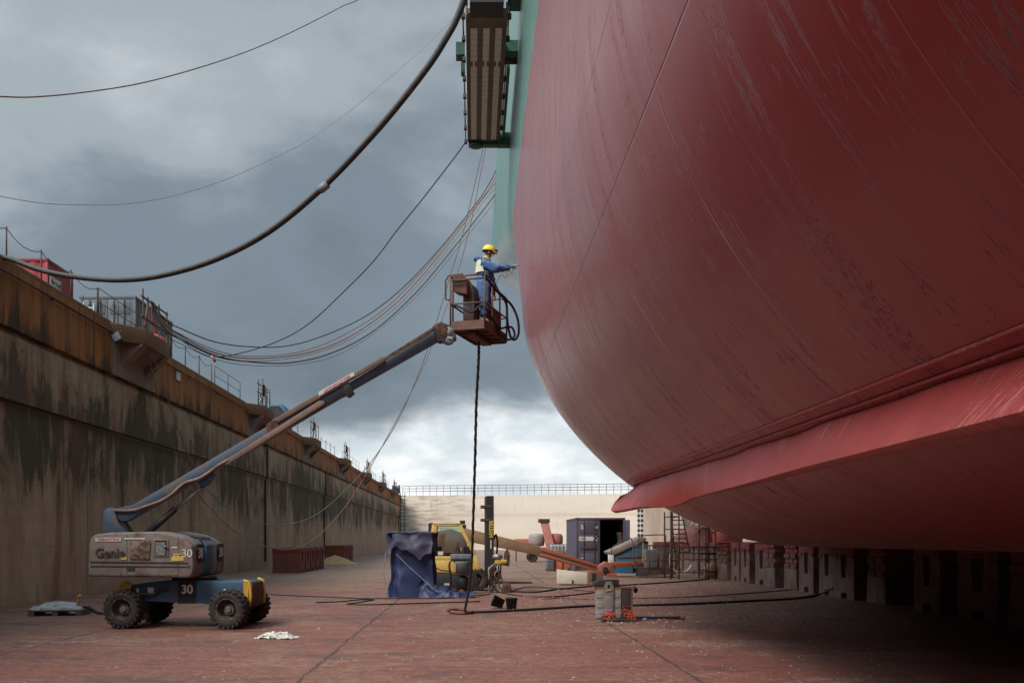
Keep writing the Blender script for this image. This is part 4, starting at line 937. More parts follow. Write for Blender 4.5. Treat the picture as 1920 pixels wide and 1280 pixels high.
mb = MB(); mb.prism([bk(.05, 1.0, 6.95), bk(.62, 1.0, 6.95), bk(.62, 1.0, 7.28), bk(.05, 1.0, 7.28)], vv*.5); mb.build('body', M_timber, tb, world=True, bevel=.015)
mb = MB(); mb.prism([bk(.03, .98, 7.285), bk(.64, .98, 7.285), bk(.6, .98, 7.36), bk(.1, .98, 7.38)], vv*.54); mb.build('lid', M_timber, tb, world=True, bevel=.015)
mb = MB(); boxuv(mb, .07, 1.02, 6.80, .6, 1.48, 6.95); mb.build('base', M_dark, tb, world=True)
for lst, r_, L in (
    ([(.05, -.03, 7.93), (-.02, .3, 7.82), (-.03, .7, 7.76), (-.05, 1.2, 7.7), (-.12, BL, 7.62), (-.25, BL+.1, 7.3), (-.28, BL+.1, 6.95), (-.2, BL+.05, 6.78), (-.1, BL, 6.85), (-.04, BL-.05, 7.2), (-.03, BL-.1, 7.6), (0, 1.5, 7.72)], .03, 'black spray hose looped over the far corner of the basket rail'),
    ([(BW-.02, -.03, 7.3), (.6, -.04, 7.22), (.3, -.03, 7.08), (.08, -.04, 7.2), (-.03, .15, 7.12), (-.03, .6, 6.98), (-.04, 1.1, 6.92), (-.08, 1.6, 7.05), (-.15, BL, 7.05), (-.2, BL, 6.85), (-.1, 1.5, 6.72), (-.04, 1.0, 6.78), (.0, .7, 6.9)], .026, 'black hose slung low across the basket rails and drooping at the toe board')):
    mb = MB(); mb.tube(smooth([bk(*p) for p in lst], 6), r_, 7); tag(mb.build('spray_hose', M_black, lift and None), L, 'hose')
# hanging wrapped hose below the basket
pts = [at(898, 640, 23.3), at(897, 680, 23.3), at(893, 760, 23.5), at(891, 850, 23.9), at(888, 950, 24.4), at(884, 1060, 24.9), at(879, 1105, 25.15), at(873, 1135, 25.3), at(871, 1151, 25.4)]
mb = MB(); sp_ = smooth(pts, 14)
for ph in (0, 2.1, 4.2):
    mb.tube([p+Vector((math.cos(i*.75+ph), math.sin(i*.75+ph), 0))*(.018+.004*math.sin(i*1.7)) for i, p in enumerate(sp_)], .02, 5)
tag(mb.build('hanging_hose', M_ropeblk), 'black bundled hose hanging from the basket straight down to the dock floor', 'hose')
# ================================================================== WORKER
man = thing('person', 'worker in blue coverall and yellow helmet spraying the hull from the lift basket', 'person', (.22, 23.35, 6.98))
PX = .01248
def mp(px, py, dy=0): return Vector(((px-888)*PX, 23.35+dy, H+(1010-py)*PX))
M_skin = pm('skin_tone', (.32, .16, .11), (.27, .13, .09), None, 30, .55)
M_cov = pm('blue_coverall', (.085, .18, .37), (.055, .12, .27), (.14, .24, .42), 5, .85, bump=.8, cover=.25)
V = [mp(908, 541), mp(908, 523), mp(908, 507), mp(910, 495), mp(912, 488), mp(915, 480), mp(917, 472), mp(917, 465),
     mp(910, 496, -.19), mp(928, 509, -.26), mp(950, 504, -.12), mp(959, 501, -.09),
     mp(911, 497, .18), mp(923, 516, .25), mp(927, 541, .2), mp(927, 549, .2),
     mp(907, 545, -.1), mp(909, 571, -.11), mp(906, 595, -.1), mp(914, 599, -.1),
     mp(909, 545, .1), mp(913, 571, .13), mp(909, 594, .13), mp(918, 599, .13)]
E_ = [(0, 1), (1, 2), (2, 3), (3, 4), (4, 5), (5, 6), (6, 7), (3, 8), (8, 9), (9, 10), (10, 11), (3, 12), (12, 13), (13, 14), (14, 15), (0, 16), (16, 17), (17, 18), (18, 19), (0, 20), (20, 21), (21, 22), (22, 23)]
rb_ = [.12, .115, .125, .1, .06, .075, .1, .085, .06, .05, .038, .03, .06, .05, .036, .03, .085, .06, .042, .035, .085, .06, .042, .035]
body = skin(V, E_, rb_, 'body', M_skin, man)
# coverall : slightly larger, from neck to ankles and wrists
Vc = V[:5]+V[8:10]+[mp(957, 501.5, -.1)]+V[12:15]+V[16:19]+V[20:23]
Ec = [(0, 1), (1, 2), (2, 3), (3, 4), (3, 5), (5, 6), (6, 7), (3, 8), (8, 9), (9, 10), (0, 11), (11, 12), (12, 13), (0, 14), (14, 15), (15, 16)]
rc_ = [(.20, .225), (.19, .21), (.185, .21), (.135, .17), (.078, .08), .115, .098, .072, .11, .09, .068, .15, .125, .10, .15, .125, .10]
cv = skin(Vc, Ec, rc_, 'coverall', M_cov, man)
for v in cv.data.vertices:
    q = v.co*9; v.co += v.normal*(mnoise.noise(Vector((q.x, q.y, q.z*1.6)))*.034+mnoise.noise(q*2.3)*.016)
mb = MB(); hc = mp(897, 486); mb.lathe([(.02, -.05), (.10, -.045), (.13, 0), (.10, .05), (.02, .06)], 14, Matrix.Translation(hc) @ Matrix.Rotation(R(20), 4, 'Y') @ Matrix.Diagonal((1.0, 1.1, 1, 1))); mb.build('hood', M_cov, man, world=True)
def vpatch(u, v):
    a = R(118+(150-25*u)*v) ; z = mp(0, 512).z+(mp(0, 489).z-mp(0, 512).z)*u
    rx = .215-.03*u; cx_ = (908-888)*PX; return Vector((cx_+math.cos(a)*rx*1.0, 23.35+math.sin(a)*.228, z))
mb = MB(); mb.grid(vpatch, 8, 12)
mb.build('vest_panel', pm('white_vest', (.62, .6, .48), (.5, .48, .38), (.6, .55, .2), 6, .8, cover=.2), man, world=True)
mb = MB(); nk = mp(914, 484); mb.tube(smooth([nk+Vector((math.cos(t)*.07-.01, math.sin(t)*.085, math.cos(t)*-.045)) for t in [j*math.pi/5 for j in range(11)]], 3), .022, 6); mb.build('collar', pm('yellow_collar', (.6, .6, .08), (.5, .5, .06), None, 6, .8), man, world=True)
# face details
fc = mp(918, 474)
mb = MB(); mb.lathe([(.004, -.02), (.022, -.015), (.012, .02), (.003, .03)], 8, Matrix.Translation(fc+Vector((.098, 0, -.01))) @ Matrix.Rotation(R(10), 4, 'Y')); mb.build('nose', M_skin, man, world=True)
mb = MB(); mb.lathe([(.004, -.012), (.03, -.008), (.032, .006), (.01, .012)], 12, Matrix.Translation(fc+Vector((-.01, -.098, .0))) @ Matrix.Rotation(R(90), 4, 'X') @ Matrix.Diagonal((.8, 1.2, 1, 1))); mb.build('ear', M_skin, man, world=True)
M_hair = pm('dark_hair', (.025, .018, .014), (.035, .025, .02), None, 20, .8)
mb = MB(); mb.tube([fc+Vector((.085, -.045, .022)), fc+Vector((.098, -.02, .022))], .008, 6); mb.build('eyebrow', M_hair, man, world=True)
for sy in (-.033, .033):
    mb = MB(); mb.lathe([(.002, -.009), (.009, 0), (.002, .009)], 8, Matrix.Translation(fc+Vector((.086, sy, .008)))); mb.build('eye', M_hair, man, world=True)
mb = MB(); mb.tube([fc+Vector((.08, -.035, -.055)), fc+Vector((.094, 0, -.053)), fc+Vector((.08, .035, -.055))], .007, 5); mb.build('mouth', pm('lip_tone', (.25, .09, .075), (.22, .08, .07), None, 9, .5), man, world=True)
mb = MB(); mb.grid(lambda u, v: fc+Vector((-.02-.085*math.cos((v-.5)*3.0), .1*math.sin((v-.5)*3.4), -.03+.09*u)), 4, 10); mb.build('hair', M_hair, man, world=True)
# helmet
hm = mp(916.5, 469); Mh = Matrix.Translation(hm) @ Matrix.Rotation(R(9), 4, 'Y')
mb = MB(); mb.lathe([(.137, -.025), (.135, .02), (.122, .07), (.09, .112), (.045, .133), (.004, .138)], 22, Mh @ Matrix.Diagonal((1.1, .93, 1, 1)))
mb.prism([(.10, -.11, -.03), (.19, -.075, -.035), (.215, 0, -.035), (.19, .075, -.035), (.10, .11, -.03)], (0, 0, .014), Mh)
for y_ in (-.05, 0, .05): mb.tube([(-.12, y_, .055), (-.07, y_, .112), (0, y_, .138-.2*abs(y_)), (.07, y_, .112), (.12, y_, .055)], .008, 5, Mh)
hel = mb.build('helmet', pm('yellow_helmet', (.72, .64, .03), (.66, .57, .03), (.5, .42, .06), 12, .4, cover=.12), man, world=True)
mb = MB(); mb.lathe([(.138, -.03), (.142, -.018), (.138, -.006)], 22, Mh @ Matrix.Diagonal((1.1, .93, 1, 1))); mb.cbox((.17, 0, .03), (.05, .07, .05), Mh); mb.tube([(.18, 0, .03), (.215, 0, .032)], .024, 8, Mh); mb.build('headlamp', M_black, hel, world=True)
# gloved hands : palm and five fingers each
M_glove = pm('grey_glove', (.06, .055, .055), (.04, .038, .04), None, 15, .85)
def hand(wrist, fwd, up, side, curl, parent):
    fwd = fwd.normalized(); s_ = fwd.cross(up).normalized()*side; up = s_.cross(fwd)*side
    V = [wrist, wrist+fwd*.045, wrist+fwd*.085]; E = [(0, 1), (1, 2)]; Rr = [(.027, .022), (.036, .02), (.038, .017)]
    for i, (off, ln) in enumerate(((-.03, .075), (-.01, .085), (.01, .08), (.03, .062))):
        b = wrist+fwd*.09+s_*off; idx = len(V)
        d1 = (fwd-up*curl*.5).normalized(); d2 = (fwd-up*curl*1.6).normalized(); d3 = (fwd*.4-up*curl*2).normalized()
        V += [b, b+d1*ln*.45, b+d1*ln*.45+d2*ln*.35, b+d1*ln*.45+d2*ln*.35+d3*ln*.3]; E += [(2, idx), (idx, idx+1), (idx+1, idx+2), (idx+2, idx+3)]; Rr += [.012, .011, .010, .008]
    idx = len(V); b = wrist+fwd*.035-s_*.034
    V += [b, b+(fwd*.7-s_*.6-up*.3).normalized()*.035, b+(fwd*.7-s_*.6-up*.3).normalized()*.035+(fwd-up*.6).normalized()*.035]; E += [(1, idx), (idx, idx+1), (idx+1, idx+2)]; Rr += [.015, .013, .010]
    return skin(V, E, Rr, 'glove', M_glove, parent, sub=1)
hand(mp(956, 502, -.095), Vector((1, .12, .12)), Vector((0, -.3, 1)), 1, .7, man)
hand(mp(926.5, 546, .2), Vector((.35, 0, -1)), Vector((1, 0, .3)), -1, .6, man)
# shoes with white covers
M_shoe = pm('white_overshoe', (.6, .58, .56), (.48, .46, .44), (.3, .25, .22), 9, .8, cover=.2)
for i in (18, 22):
    a = V[i]; p0 = Vector((a.x-.05, a.y, 6.98+.05))
    skin([p0+Vector((-.02, 0, .07)), p0, p0+Vector((.09, 0, 0)), p0+Vector((.18, 0, -.01))], [(0, 1), (1, 2), (2, 3)], [.06, .062, .055, .045], 'shoe', M_shoe, man)
mb = MB(); boxuv(mb, .05, .55, 6.80, .62, .99, 6.98); tag(mb.build('step_board', M_timber), 'flat timber board the worker stands on in the basket', 'board')
# spray gun in his right hand
gp = mp(963, 499, -.085)
gun = thing('spray_gun', 'small metal spray gun in the worker\'s outstretched glove, almost touching the hull', 'spray gun', gp)
mb = MB(); mb.tube([(-.02, 0, 0), (.07, 0, .012), (.09, 0, .015)], [.016, .015, .012], 8); mb.tube([(0, 0, -.005), (-.015, 0, -.1)], .013, 8); mb.build('body', M_steel, gun)
mb = MB(); mb.tube([(.09, 0, .015), (.13, 0, .02)], [.018, .010], 8); mb.build('nozzle', M_steel, gun)
mb = MB(); mb.tube([(.03, 0, -.005), (.025, 0, -.05), (.0, 0, -.065)], .004, 5); mb.build('trigger', M_dark, gun)
mb = MB(); g_ = gp; mb.tube(smooth([g_+Vector((-.015, 0, -.1)), g_+Vector((-.03, -.02, -.2)), mp(953, 511, -.2), mp(948, 516, -.22), mp(952, 520, -.2), mp(946, 523, -.15), mp(940, 516, -.1), mp(930, 530, .1), mp(927, 548, .18)], 6), .007, 5); tag(mb.build('gun_hose', M_roporg), 'thin curly line running down from the spray gun', 'hose')
# ================================================================== MIDDLE OF THE DOCK
def crumple(v, amp, sc=3.0, oct_=2):
    q = Vector(v)*sc; n_ = Vector((0, 0, 0)); a = amp
    for _ in range(oct_):
        n_ += mnoise.noise_vector(q)*a; q = q*2.1; a *= .5
    return n_
M_tarp = pm('blue_tarpaulin', (.022, .033, .105), (.016, .024, .07), (.065, .055, .075), 1.2, .5, bump=.15, stretch=(1, 1, .5), cover=.3)
M_tarp2 = pm('faded_tarpaulin', (.06, .052, .085), (.035, .036, .075), (.12, .09, .09), 1.4, .55, bump=.15, cover=.3)
TC = Vector((-2.05, 33.4, 0))
tp = thing('covered_cabinet', 'tall cabinet wrapped in a blue tarpaulin that spills onto the ground left of the forklift', 'tarpaulin', TC)
mb = MB()
def tarpw(u, v):
    a = 2*math.pi*u; w_, d_ = .70, .5
    c, s_ = math.cos(a), math.sin(a); ex = .28
    x = w_*math.copysign(abs(c)**ex, c); y = d_*math.copysign(abs(s_)**ex, s_)
    z = 2.12*v; fl = (1-v)
    k_ = 1+.08*math.sin(a*7+v*2.3+math.sin(v*4))*(fl*.8+.2)+.05*math.sin(a*15+1+v*3)*fl+.10*fl*fl-.10*math.sin(math.pi*v)*(.5+.5*math.sin(a*3)); lean = .05*v
    p = Vector((x*k_+lean, y*k_, z)); p += crumple(p, .12, 1.3, 2)
    p.z = max(p.z, .005); return p
mb.grid(tarpw, 110, 46)
mb.grid(lambda u, v: Vector((.05+(u-.5)*1.38, (v-.5)*.98, 2.10+.10*math.sin(u*3.1)*math.sin(v*3.1)))+crumple((u*2, v*2, 9), .05, 2.5, 2), 24, 18)
mb.build('tarp', M_tarp, tp)
mb = MB()
def spill(u, v):
    x = .25+u*1.75; y = -.85+v*1.0-.1*u; e_ = math.sin(math.pi*min(1, v*1.0))
    h = (.62*(1-u)**1.6+.10)*e_
    p = Vector((x, y, h)); p += crumple(p, .17, 2.3, 4)*(.35+e_*.65); p.z = max(p.z, .01); return p
mb.grid(spill, 60, 40); mb.build('tarp_spill', M_tarp, tp)
mb = MB()
def flap(u, v):
    # band across front and both sides, ragged V-shaped hem
    x = -.84+1.68*u; drop = .55+.32*max(0, 1-abs(u-.68)*3.2)+.18*(u < .12)+.05*math.sin(u*23)
    z = 2.13-drop*v; y = -.60-.03*math.sin(u*14)*v-.06*v
    if u < .1: y += (.1-u)*4
    if u > .9: y += (u-.9)*4
    p = Vector((x+.03*v*(1 if u > .5 else -1), y, z)); return p+crumple(p, .10, 1.8, 2)
mb.grid(flap, 60, 24)
mb.grid(lambda u, v: Vector((-.84+1.68*u, -.6+1.2*v, 2.135+.05*math.sin(u*9)*math.sin(v*4)))+crumple((u*2, v*1.4, 4), .04, 3, 2), 30, 14)
mb.build('flap', M_tarp2, tp)
mb = MB(); mb.tube(smooth([(-.84, -.62, 1.5), (-.9, -.75, .9), (-.82, -.8, .3), (-.88, -.9, .01)], 5), .012, 4); mb.tube(smooth([(-.5, -.69, 1.45), (-.1, -.75, 1.05), (.3, -.78, .7), (.75, -.85, .28)], 5), .012, 4); mb.build('tie_rope', M_rope, tp)
# ---- forklift
fk = thing('forklift', 'yellow and black forklift with tall black mast parked beside the blue tarpaulin', 'forklift', (-.62, 37.6, 0), R(0))
SC = 37.0/F
def fx(px): return (px-888)*SC+.62
def fz(py): return H+(1010-py)*SC
def fpoly(lst, y): return [(fx(px), y, fz(py)) for px, py in lst]
YN, YF = -.62, .62     # near and far sides
mb = MB(); mb.prism(fpoly([(800, 1075), (893, 1072), (900, 1102), (806, 1103)], YN), (0, YF-YN, 0)); mb.build('chassis', M_dark, fk, bevel=.03)
mb = MB(); mb.prism(fpoly([(800, 1048), (812, 1047), (896, 1048), (897, 1068), (884, 1073), (800, 1073)], YN+.01), (0, YF-YN-.02, 0)); mb.build('body_panel', M_yel, fk, bevel=.03)
mb = MB(); mb.tube([(fx(p[0]), YN-.005, fz(p[1])) for p in ((812, 1052), (816, 1062), (826, 1068), (846, 1070))], .012, 4); mb.tube([(fx(811), YN-.005, fz(1049)), (fx(816), YN-.005, fz(1072))], .012, 4); mb.build('panel_gap', M_black, fk)
# cab
cab = None
mb = MB()
def post(a, b, y, w=.10, d=.09): mb.bar((fx(a[0]), y, fz(a[1])), (fx(b[0]), y, fz(b[1])), d, w)
for y in (YN+.05, YF-.05):
    post((815, 983), (808, 1048), y, .2, .1); post((862, 983), (890, 1040), y, .13, .09); post((890, 1040), (897, 1068), y, .17, .09); post((813, 983), (864, 983), y, .1, .1); post((808, 1046), (888, 1046), y, .16, .08)
mb.box(fx(813), YN, fz(983), fx(864), YF, fz(980)); mb.box(fx(806), YN+.1, fz(1048), fx(812), YF-.1, fz(1040))
cab = mb.build('cab_frame', M_yel, fk, bevel=.015)
mb = MB(); mb.prism(fpoly([(821, 986), (861, 986), (885, 1038), (818, 1040)], YN+.05), (0, .008, 0)); mb.build('side_window', M_glass, cab)
mb = MB(); mb.prism(fpoly([(823, 986), (861, 986), (885, 1040), (818, 1040)], YF-.05), (0, .008, 0)); mb.build('side_window', M_glass, cab)
mb = MB(); mb.prism([(fx(863), YN+.1, fz(985)), (fx(863), YF-.1, fz(985)), (fx(889), YF-.1, fz(1040)), (fx(889), YN+.1, fz(1040))], (.008, 0, 0)); mb.build('windscreen', M_glass, cab)
mb = MB(); mb.box(fx(815), -.25, fz(1046), fx(827), .25, fz(1024)); mb.box(fx(815), -.25, fz(1046), fx(846), .25, fz(1036)); mb.build('seat', M_black, fk, bevel=.04)
mb = MB(); mb.tube([(fx(866), 0, fz(1044)), (fx(858), 0, fz(1026))], .03, 6)
mb.tube([Vector((fx(857)+.1*math.cos(t)*.4, .2*math.sin(t), fz(1025)+.18*math.cos(t)*.8)) for t in [j*math.pi/6 for j in range(13)]], .02, 5); mb.build('steering_wheel', M_black, fk)
mb = MB(); mb.box(fx(869), -.3, fz(1046), fx(884), .3, fz(1024)); mb.build('dashboard', M_dark, fk, bevel=.03)
mb = MB(); mb.box(fx(821), YN+.035, fz(1040), fx(831), YN+.045, fz(1033)); mb.build('decal', M_white, cab)
mb = MB(); mb.box(fx(862), -.5, fz(982), fx(872), -.25, fz(975)); mb.box(fx(864), -.48, fz(990), fx(874), -.3, fz(983)); mb.build('work_lamp', M_dark, cab, bevel=.01)
mb = MB(); mb.tube([(fx(806), .3, fz(1048)), (fx(807), .3, fz(984)), (fx(809), .3, fz(979))], .06, 8); mb.bar((fx(804), -.4, fz(1046)), (fx(806), -.4, fz(980)), .09, .12); mb.build('exhaust_stack', M_dark, fk)
for px_, r_, y_ in ((812, .3, -.45), (812, .3, .45), (894, .42, -.47), (894, .42, .47)):
    t = wheel(fk, fx(px_), y_, r_, .3, -1 if y_ < 0 else 1)
mb = MB(); mb.box(fx(836), YN-.006, fz(1094)-.03, fx(845), YN-.002, fz(1094)+.03) if False else None
text('H60FT', .1, worldmat(fk) @ frame((fx(838), YN-.004, fz(1095)), (1, 0, 0), (0, 0, 1)), M_white, fk, 'lettering', .003) if False else None
mb = MB()
for i in range(5): mb.box(fx(833+i*2), YN-.006, fz(1096), fx(834.4+i*2), YN-.002, fz(1093-(i % 2)))
mb.box(fx(832.5), YN-.0035, fz(1096.5), fx(842.5), YN-.001, fz(1096)); mb.build('faded_lettering', M_white, fk)
# mast
ms = MB()
for y0 in (-.5, .32):
    ms.box(fx(909), y0, .12, fx(915), y0+.18, fz(930)); ms.box(fx(918), y0-.02, .12, fx(925), y0+.2, fz(929))
ms.box(fx(914), -.45, fz(934), fx(920), .45, fz(929)); ms.box(fx(914), -.45, fz(990), fx(918), .45, fz(985)); ms.box(fx(914), -.45, .2, fx(920), .45, .4)
ms = ms.build('mast', M_dark, fk, bevel=.01)
mb = MB(); mb.box(fx(912), -.54, fz(1062), fx(926), -.53, fz(929)); mb.build('mast_plate', M_black, ms)
text('HYSTER', .19, worldmat(fk) @ frame((fx(921.3), -.545, fz(991)), (0, 0, 1), (-1, 0, 0)), pm('yellow_lettering', (.65, .42, .04), (.6, .4, .04), None, 6, .6), ms, 'lettering', .004, sx=.95, bold=.006)
mb = MB(); mb.box(fx(919.5), -.545, fz(1028), fx(921.5), -.538, fz(1012)); mb.build('small_mark', M_white, ms)
for z0 in (949, 974):
    mb = MB(); mb.box(fx(901), -.55, fz(z0+2.4), fx(922), .5, fz(z0-2.4)); mb.build('cross_bar', M_rust, ms, bevel=.01)
mb = MB(); mb.tube([(fx(913), -.25, .5), (fx(913), -.25, fz(945))], .04, 8); mb.tube([(fx(913), .25, .5), (fx(913), .25, fz(945))], .04, 8); mb.bar((fx(913), -.28, fz(970)), (fx(913), .28, fz(970)), .05, .05); mb.build('lift_ram', M_steel, ms)
mb = MB(); mb.box(fx(926), -.5, .25, fx(930), .5, 1.25)
for y_ in (-.38, .25): mb.box(fx(930), y_, .25, fx(934), y_+.13, 1.1); mb.prism([(fx(934), y_, .25), (fx(934), y_, .33), (fx(1000), y_, .30), (fx(1000), y_, .27)], (0, .13, 0))
mb.build('fork_carriage', M_dark, fk)
mb = MB(); mb.tube(smooth([(fx(926), -.3, 1.9), (fx(930), -.3, 2.1), (fx(933), -.3, 1.8), (fx(931), -.3, 1.2)], 4), .035, 6); mb.build('mast_hose', M_black, fk)
# ---- paint pump on a frame cart in front of the forklift
pc = thing('paint_pump', 'paint pump cart with a grey bin and grey top tray standing before the forklift', 'pump', (-.42, 35.2, 0))
mb = MB()
for x_ in (-.42, .36):
    for y_ in (-.25, .25): mb.tube(smooth([(x_, y_, 0.05), (x_+.03, y_, .5), (x_-.02, y_, 1.0), (x_+.03, y_, 1.15)], 4), .032, 6)
    mb.tube([(x_, -.3, .07), (x_, .3, .07)], .03, 6)
for z_ in (.1, .68): mb.tube([(-.42, -.25, z_), (.36, -.25, z_)], .026, 6); mb.tube([(-.42, .25, z_), (.36, .25, z_)], .026, 6)
mb.build('cart_frame', M_rust, pc)
mb = MB(); mb.lathe([(.18, .70), (.26, .72), (.3, 1.1), (.31, 1.14), (.27, 1.14), (.24, .8)], 20, Matrix.Translation((.02, 0, 0))); mb.build('bin', M_grey, pc)
mb = MB(); mb.box(-.4, -.22, 1.22, .34, .22, 1.40); mb.build('tray', pm('tray_blue_grey', (.17, .2, .24), (.12, .14, .17), (.2, .15, .12), 4, .6, cover=.25), pc, bevel=.02)
mb = MB(); mb.box(-.38, -.19, 1.15, .32, .19, 1.215); mb.build('tray_base', M_navy, pc)
mb = MB(); mb.lathe([(.2, .1), (.22, .14), (.22, .55), (.12, .62), (.1, .68)], 16, Matrix.Translation((.02, 0, 0))); mb.build('pump_body', M_dark, pc)
mb = MB(); mb.lathe([(.06, .02), (.1, .04), (.1, .12), (.05, .16)], 12, Matrix.Translation((0, -.33, 0))); mb.build('outlet', M_orange, pc)
mb = MB(); mb.box(-.27, -.265, .78, -.20, -.255, 1.1); mb.build('yellow_plate', M_yel, pc)
mb = MB(); mb.tube([(-.02, 0, 1.4), (-.02, 0, 1.62)], .015, 6); mb.build('rod', M_steel, pc)
# ---- airless pump on upright bracket (cluttered)
ap = thing('spray_machine', 'cluttered spray pump with yellow fittings and tangled cables beside the forklift mast', 'pump', (.88, 36.0, 0))
mb = MB(); mb.lathe([(.1, .5), (.13, .52), (.13, .98), (.1, 1.0)], 14, Matrix.Translation((0, 0, 0))); mb.build('cylinder', M_steel, ap)
mb = MB(); mb.box(-.12, -.16, 1.02, .22, .14, 1.16); mb.tube([(.1, -.1, 1.12), (.32, -.12, 1.1)], .09, 10); mb.build('valve_block', M_yp, ap, bevel=.03)
mb = MB(); mb.tube([(.05, 0, 1.1), (.42, -.02, 1.04)], .1, 10); mb.lathe([(.05, 0), (.17, .03), (.2, .12), (.14, .2), (.03, .22)], 14, Matrix.Translation((-.02, 0, 1.18))); mb.build('motor', M_steel, ap)
mb = MB(); mb.prism([(.2, -.02, .98), (.42, -.02, 1.0), (.44, -.02, 1.35), (.34, -.02, 1.62), (.22, -.02, 1.4)], (0, .12, 0)); mb.build('guard_plate', M_rust, ap, bevel=.02)
mb = MB(); mb.bar((.06, 0, 0), (.03, 0, .55), .05, .06); mb.bar((-.3, -.1, 0), (-.05, 0, .6), .04, .04); mb.bar((.3, .1, 0), (.1, 0, .6), .04, .04); mb.build('stand', M_tan, ap)
for i in range(9):
    mb = MB(); r1 = random.Random(i); x0 = -.1+r1.uniform(-.2, .1); pts_ = [(x0*.5, -.12, 1.05)]+[(x0+r1.uniform(-.12, .1), -.15+r1.uniform(-.1, .05), z_) for z_ in (.85, .65, .45, .22)]+[(x0+r1.uniform(-.2, .3), -.3, .02)]
    mb.tube(smooth(pts_, 5), r1.choice((.016, .022, .03)), 5); mb.build('hose', [M_ropeblk, M_ropered, M_ropgrn, M_hose, M_rope, M_ropeblk, M_roporg, M_hose, M_ropeblk][i], ap)
mb = MB(); mb.lathe([(.05, -.1), (.16, -.08), (.2, .0), (.16, .08), (.05, .1)], 14, Matrix.Translation((-.15, -.05, .75)) @ Matrix.Rotation(R(70), 4, 'X')); mb.build('pressure_pot', M_rust, ap)
mb = MB(); mb.prism([(.12, -.2, 0), (.5, -.2, 0), (.46, -.2, .3), (.32, -.2, .42), (.2, -.2, .34)], (0, .3, 0)); mb.build('foot_cover', M_rust, ap, bevel=.04)
# ---- second boom lift lying low behind the forklift
l2 = thing('boom_lift', 'tan and orange boom lift behind the forklift, its boom lowered to the ground at right', 'boom lift', (-.9, 47, 0))
A2, B2 = (-.5, 46.5), (8, 50.5)
def p2(px, py, off=0): return onplane(px, py, (A2[0], A2[1]+off), (B2[0], B2[1]+off))
def pr2(name, poly, w_, mat, off=0, parent=None, bevel=.02):
    mb = MB(); mb.prism([p2(x, y, off-w_/2) for x, y in poly], (0, w_, 0)); return mb.build(name, mat, parent or l2, world=True, bevel=bevel)
pr2('boom_section', [(866, 988), (1012, 1023), (1015, 1042), (868, 1013)], .34, M_tan)
sb = pr2('boom_section', [(1010, 1027), (1022, 1026), (1132, 1063), (1127, 1072), (1010, 1043)], .28, M_grey)
pr2('boom_stripe', [(1016, 1025), (1133, 1062), (1132, 1067), (1014, 1032)], .38, M_orange, parent=sb)
pr2('boom_stripe', [(1014, 1036.5), (1128, 1070), (1126, 1073.5), (1012, 1041)], .38, M_orange, parent=sb)
mb = MB(); mb.prism([p2(x, y, -.9) for x, y in ((780, 1052), (782, 1010), (800, 998), (845, 990), (872, 1000), (876, 1025), (870, 1050))], (0, .7, 0)); mb.build('turret', M_pink, l2, world=True, bevel=.12)
mb = MB(); mb.prism([p2(x, y, .3) for x, y in ((780, 1052), (782, 1010), (800, 998), (845, 990), (872, 1000), (876, 1025), (870, 1050))], (0, .7, 0)); mb.build('turret', M_pink, l2, world=True, bevel=.12)
mb = MB(); mb.box(-2.4, -.8, .5, .9, .8, 1.0); mb.build('chassis', M_blue, l2, bevel=.03)
for x_, y_ in ((-2, -.9), (.6, -.9), (-2, .9), (.6, .9)): wheel(l2, x_, y_, .42, .34, -1 if y_ < 0 else 1)
pr2('jib_joint', [(1120, 1062), (1135, 1052), (1150, 1056), (1152, 1078), (1138, 1080), (1122, 1076)], .5, M_pink)
mb = MB(); c_ = p2(1134, 1068, -.27); mb.lathe([(.17, 0), (.17, .03), (.1, .03)], 16, Matrix.Translation(c_) @ Matrix.Rotation(R(90), 4, 'X')); mb.build('pivot_pin', M_black, l2, world=True)
pr2('jib', [(1146, 1053), (1214, 1052), (1214, 1061), (1148, 1062)], .25, M_orange, .4)
pr2('jib', [(1138, 1074), (1190, 1075), (1190, 1080), (1138, 1080)], .25, M_orange, -.2)
mb = MB(); mb.prism([p2(x, y, -.345) for x, y in ((1157, 1074.5), (1192, 1074.5), (1192, 1078.5), (1157, 1078.5))], (0, .01, 0)); mb.build('name_strip', M_white, l2, world=True)
# its basket on the ground
bx0, by = p2(1190, 1078).x, p2(1190, 1078).y
def bz(py, d): return H+(1010-py)/F*d
mb = MB(); X0, X1, Y0, Y1 = bx0, bx0+1.95, by-.6, by+.5; zb_ = .16
mb.box(X0, Y0, zb_, X1, Y1, zb_+.07)
for (a, b) in (((X0, Y0), (X1, Y0)), ((X0, Y1), (X1, Y1))): mb.bar((*a, zb_+.14), (*b, zb_+.14), .03, .26)
mb.build('basket_floor', M_rust, l2, world=True)
mb = MB()
for x_ in (X0, X0+.65, X0+1.3, X1):
    for y_ in (Y0, Y1): mb.tube([(x_, y_, zb_), (x_, y_, 1.6)], .03, 6)
for y_ in (Y0, Y1):
    for z_ in (.85, 1.6): mb.tube([(X0, y_, z_), (X1, y_, z_)], .03, 6)
for x_ in (X0, X1):
    for z_ in (.85, 1.6): mb.tube([(x_, Y0, z_), (x_, Y1, z_)], .03, 6)
mb.tube(smooth([(X0+.1, Y0, 1.6), (X0+.12, Y0, 2.0), (X0+.25, Y0, 2.1), (X0+1.35, Y0, 2.14), (X0+1.45, Y0, 2.0), (X0+1.45, Y0, 1.6)], 4), .03, 6)
mb.tube(smooth([(X0-1.25, Y0+.2, 1.2), (X0-1.15, Y0+.2, 1.55), (X0-.35, Y0+.2, 1.95), (X0-.2, Y0+.2, 1.85), (X0, Y0, 1.2)], 4), .025, 6)
mb.build('guard_rail', M_scaf, l2, world=True)
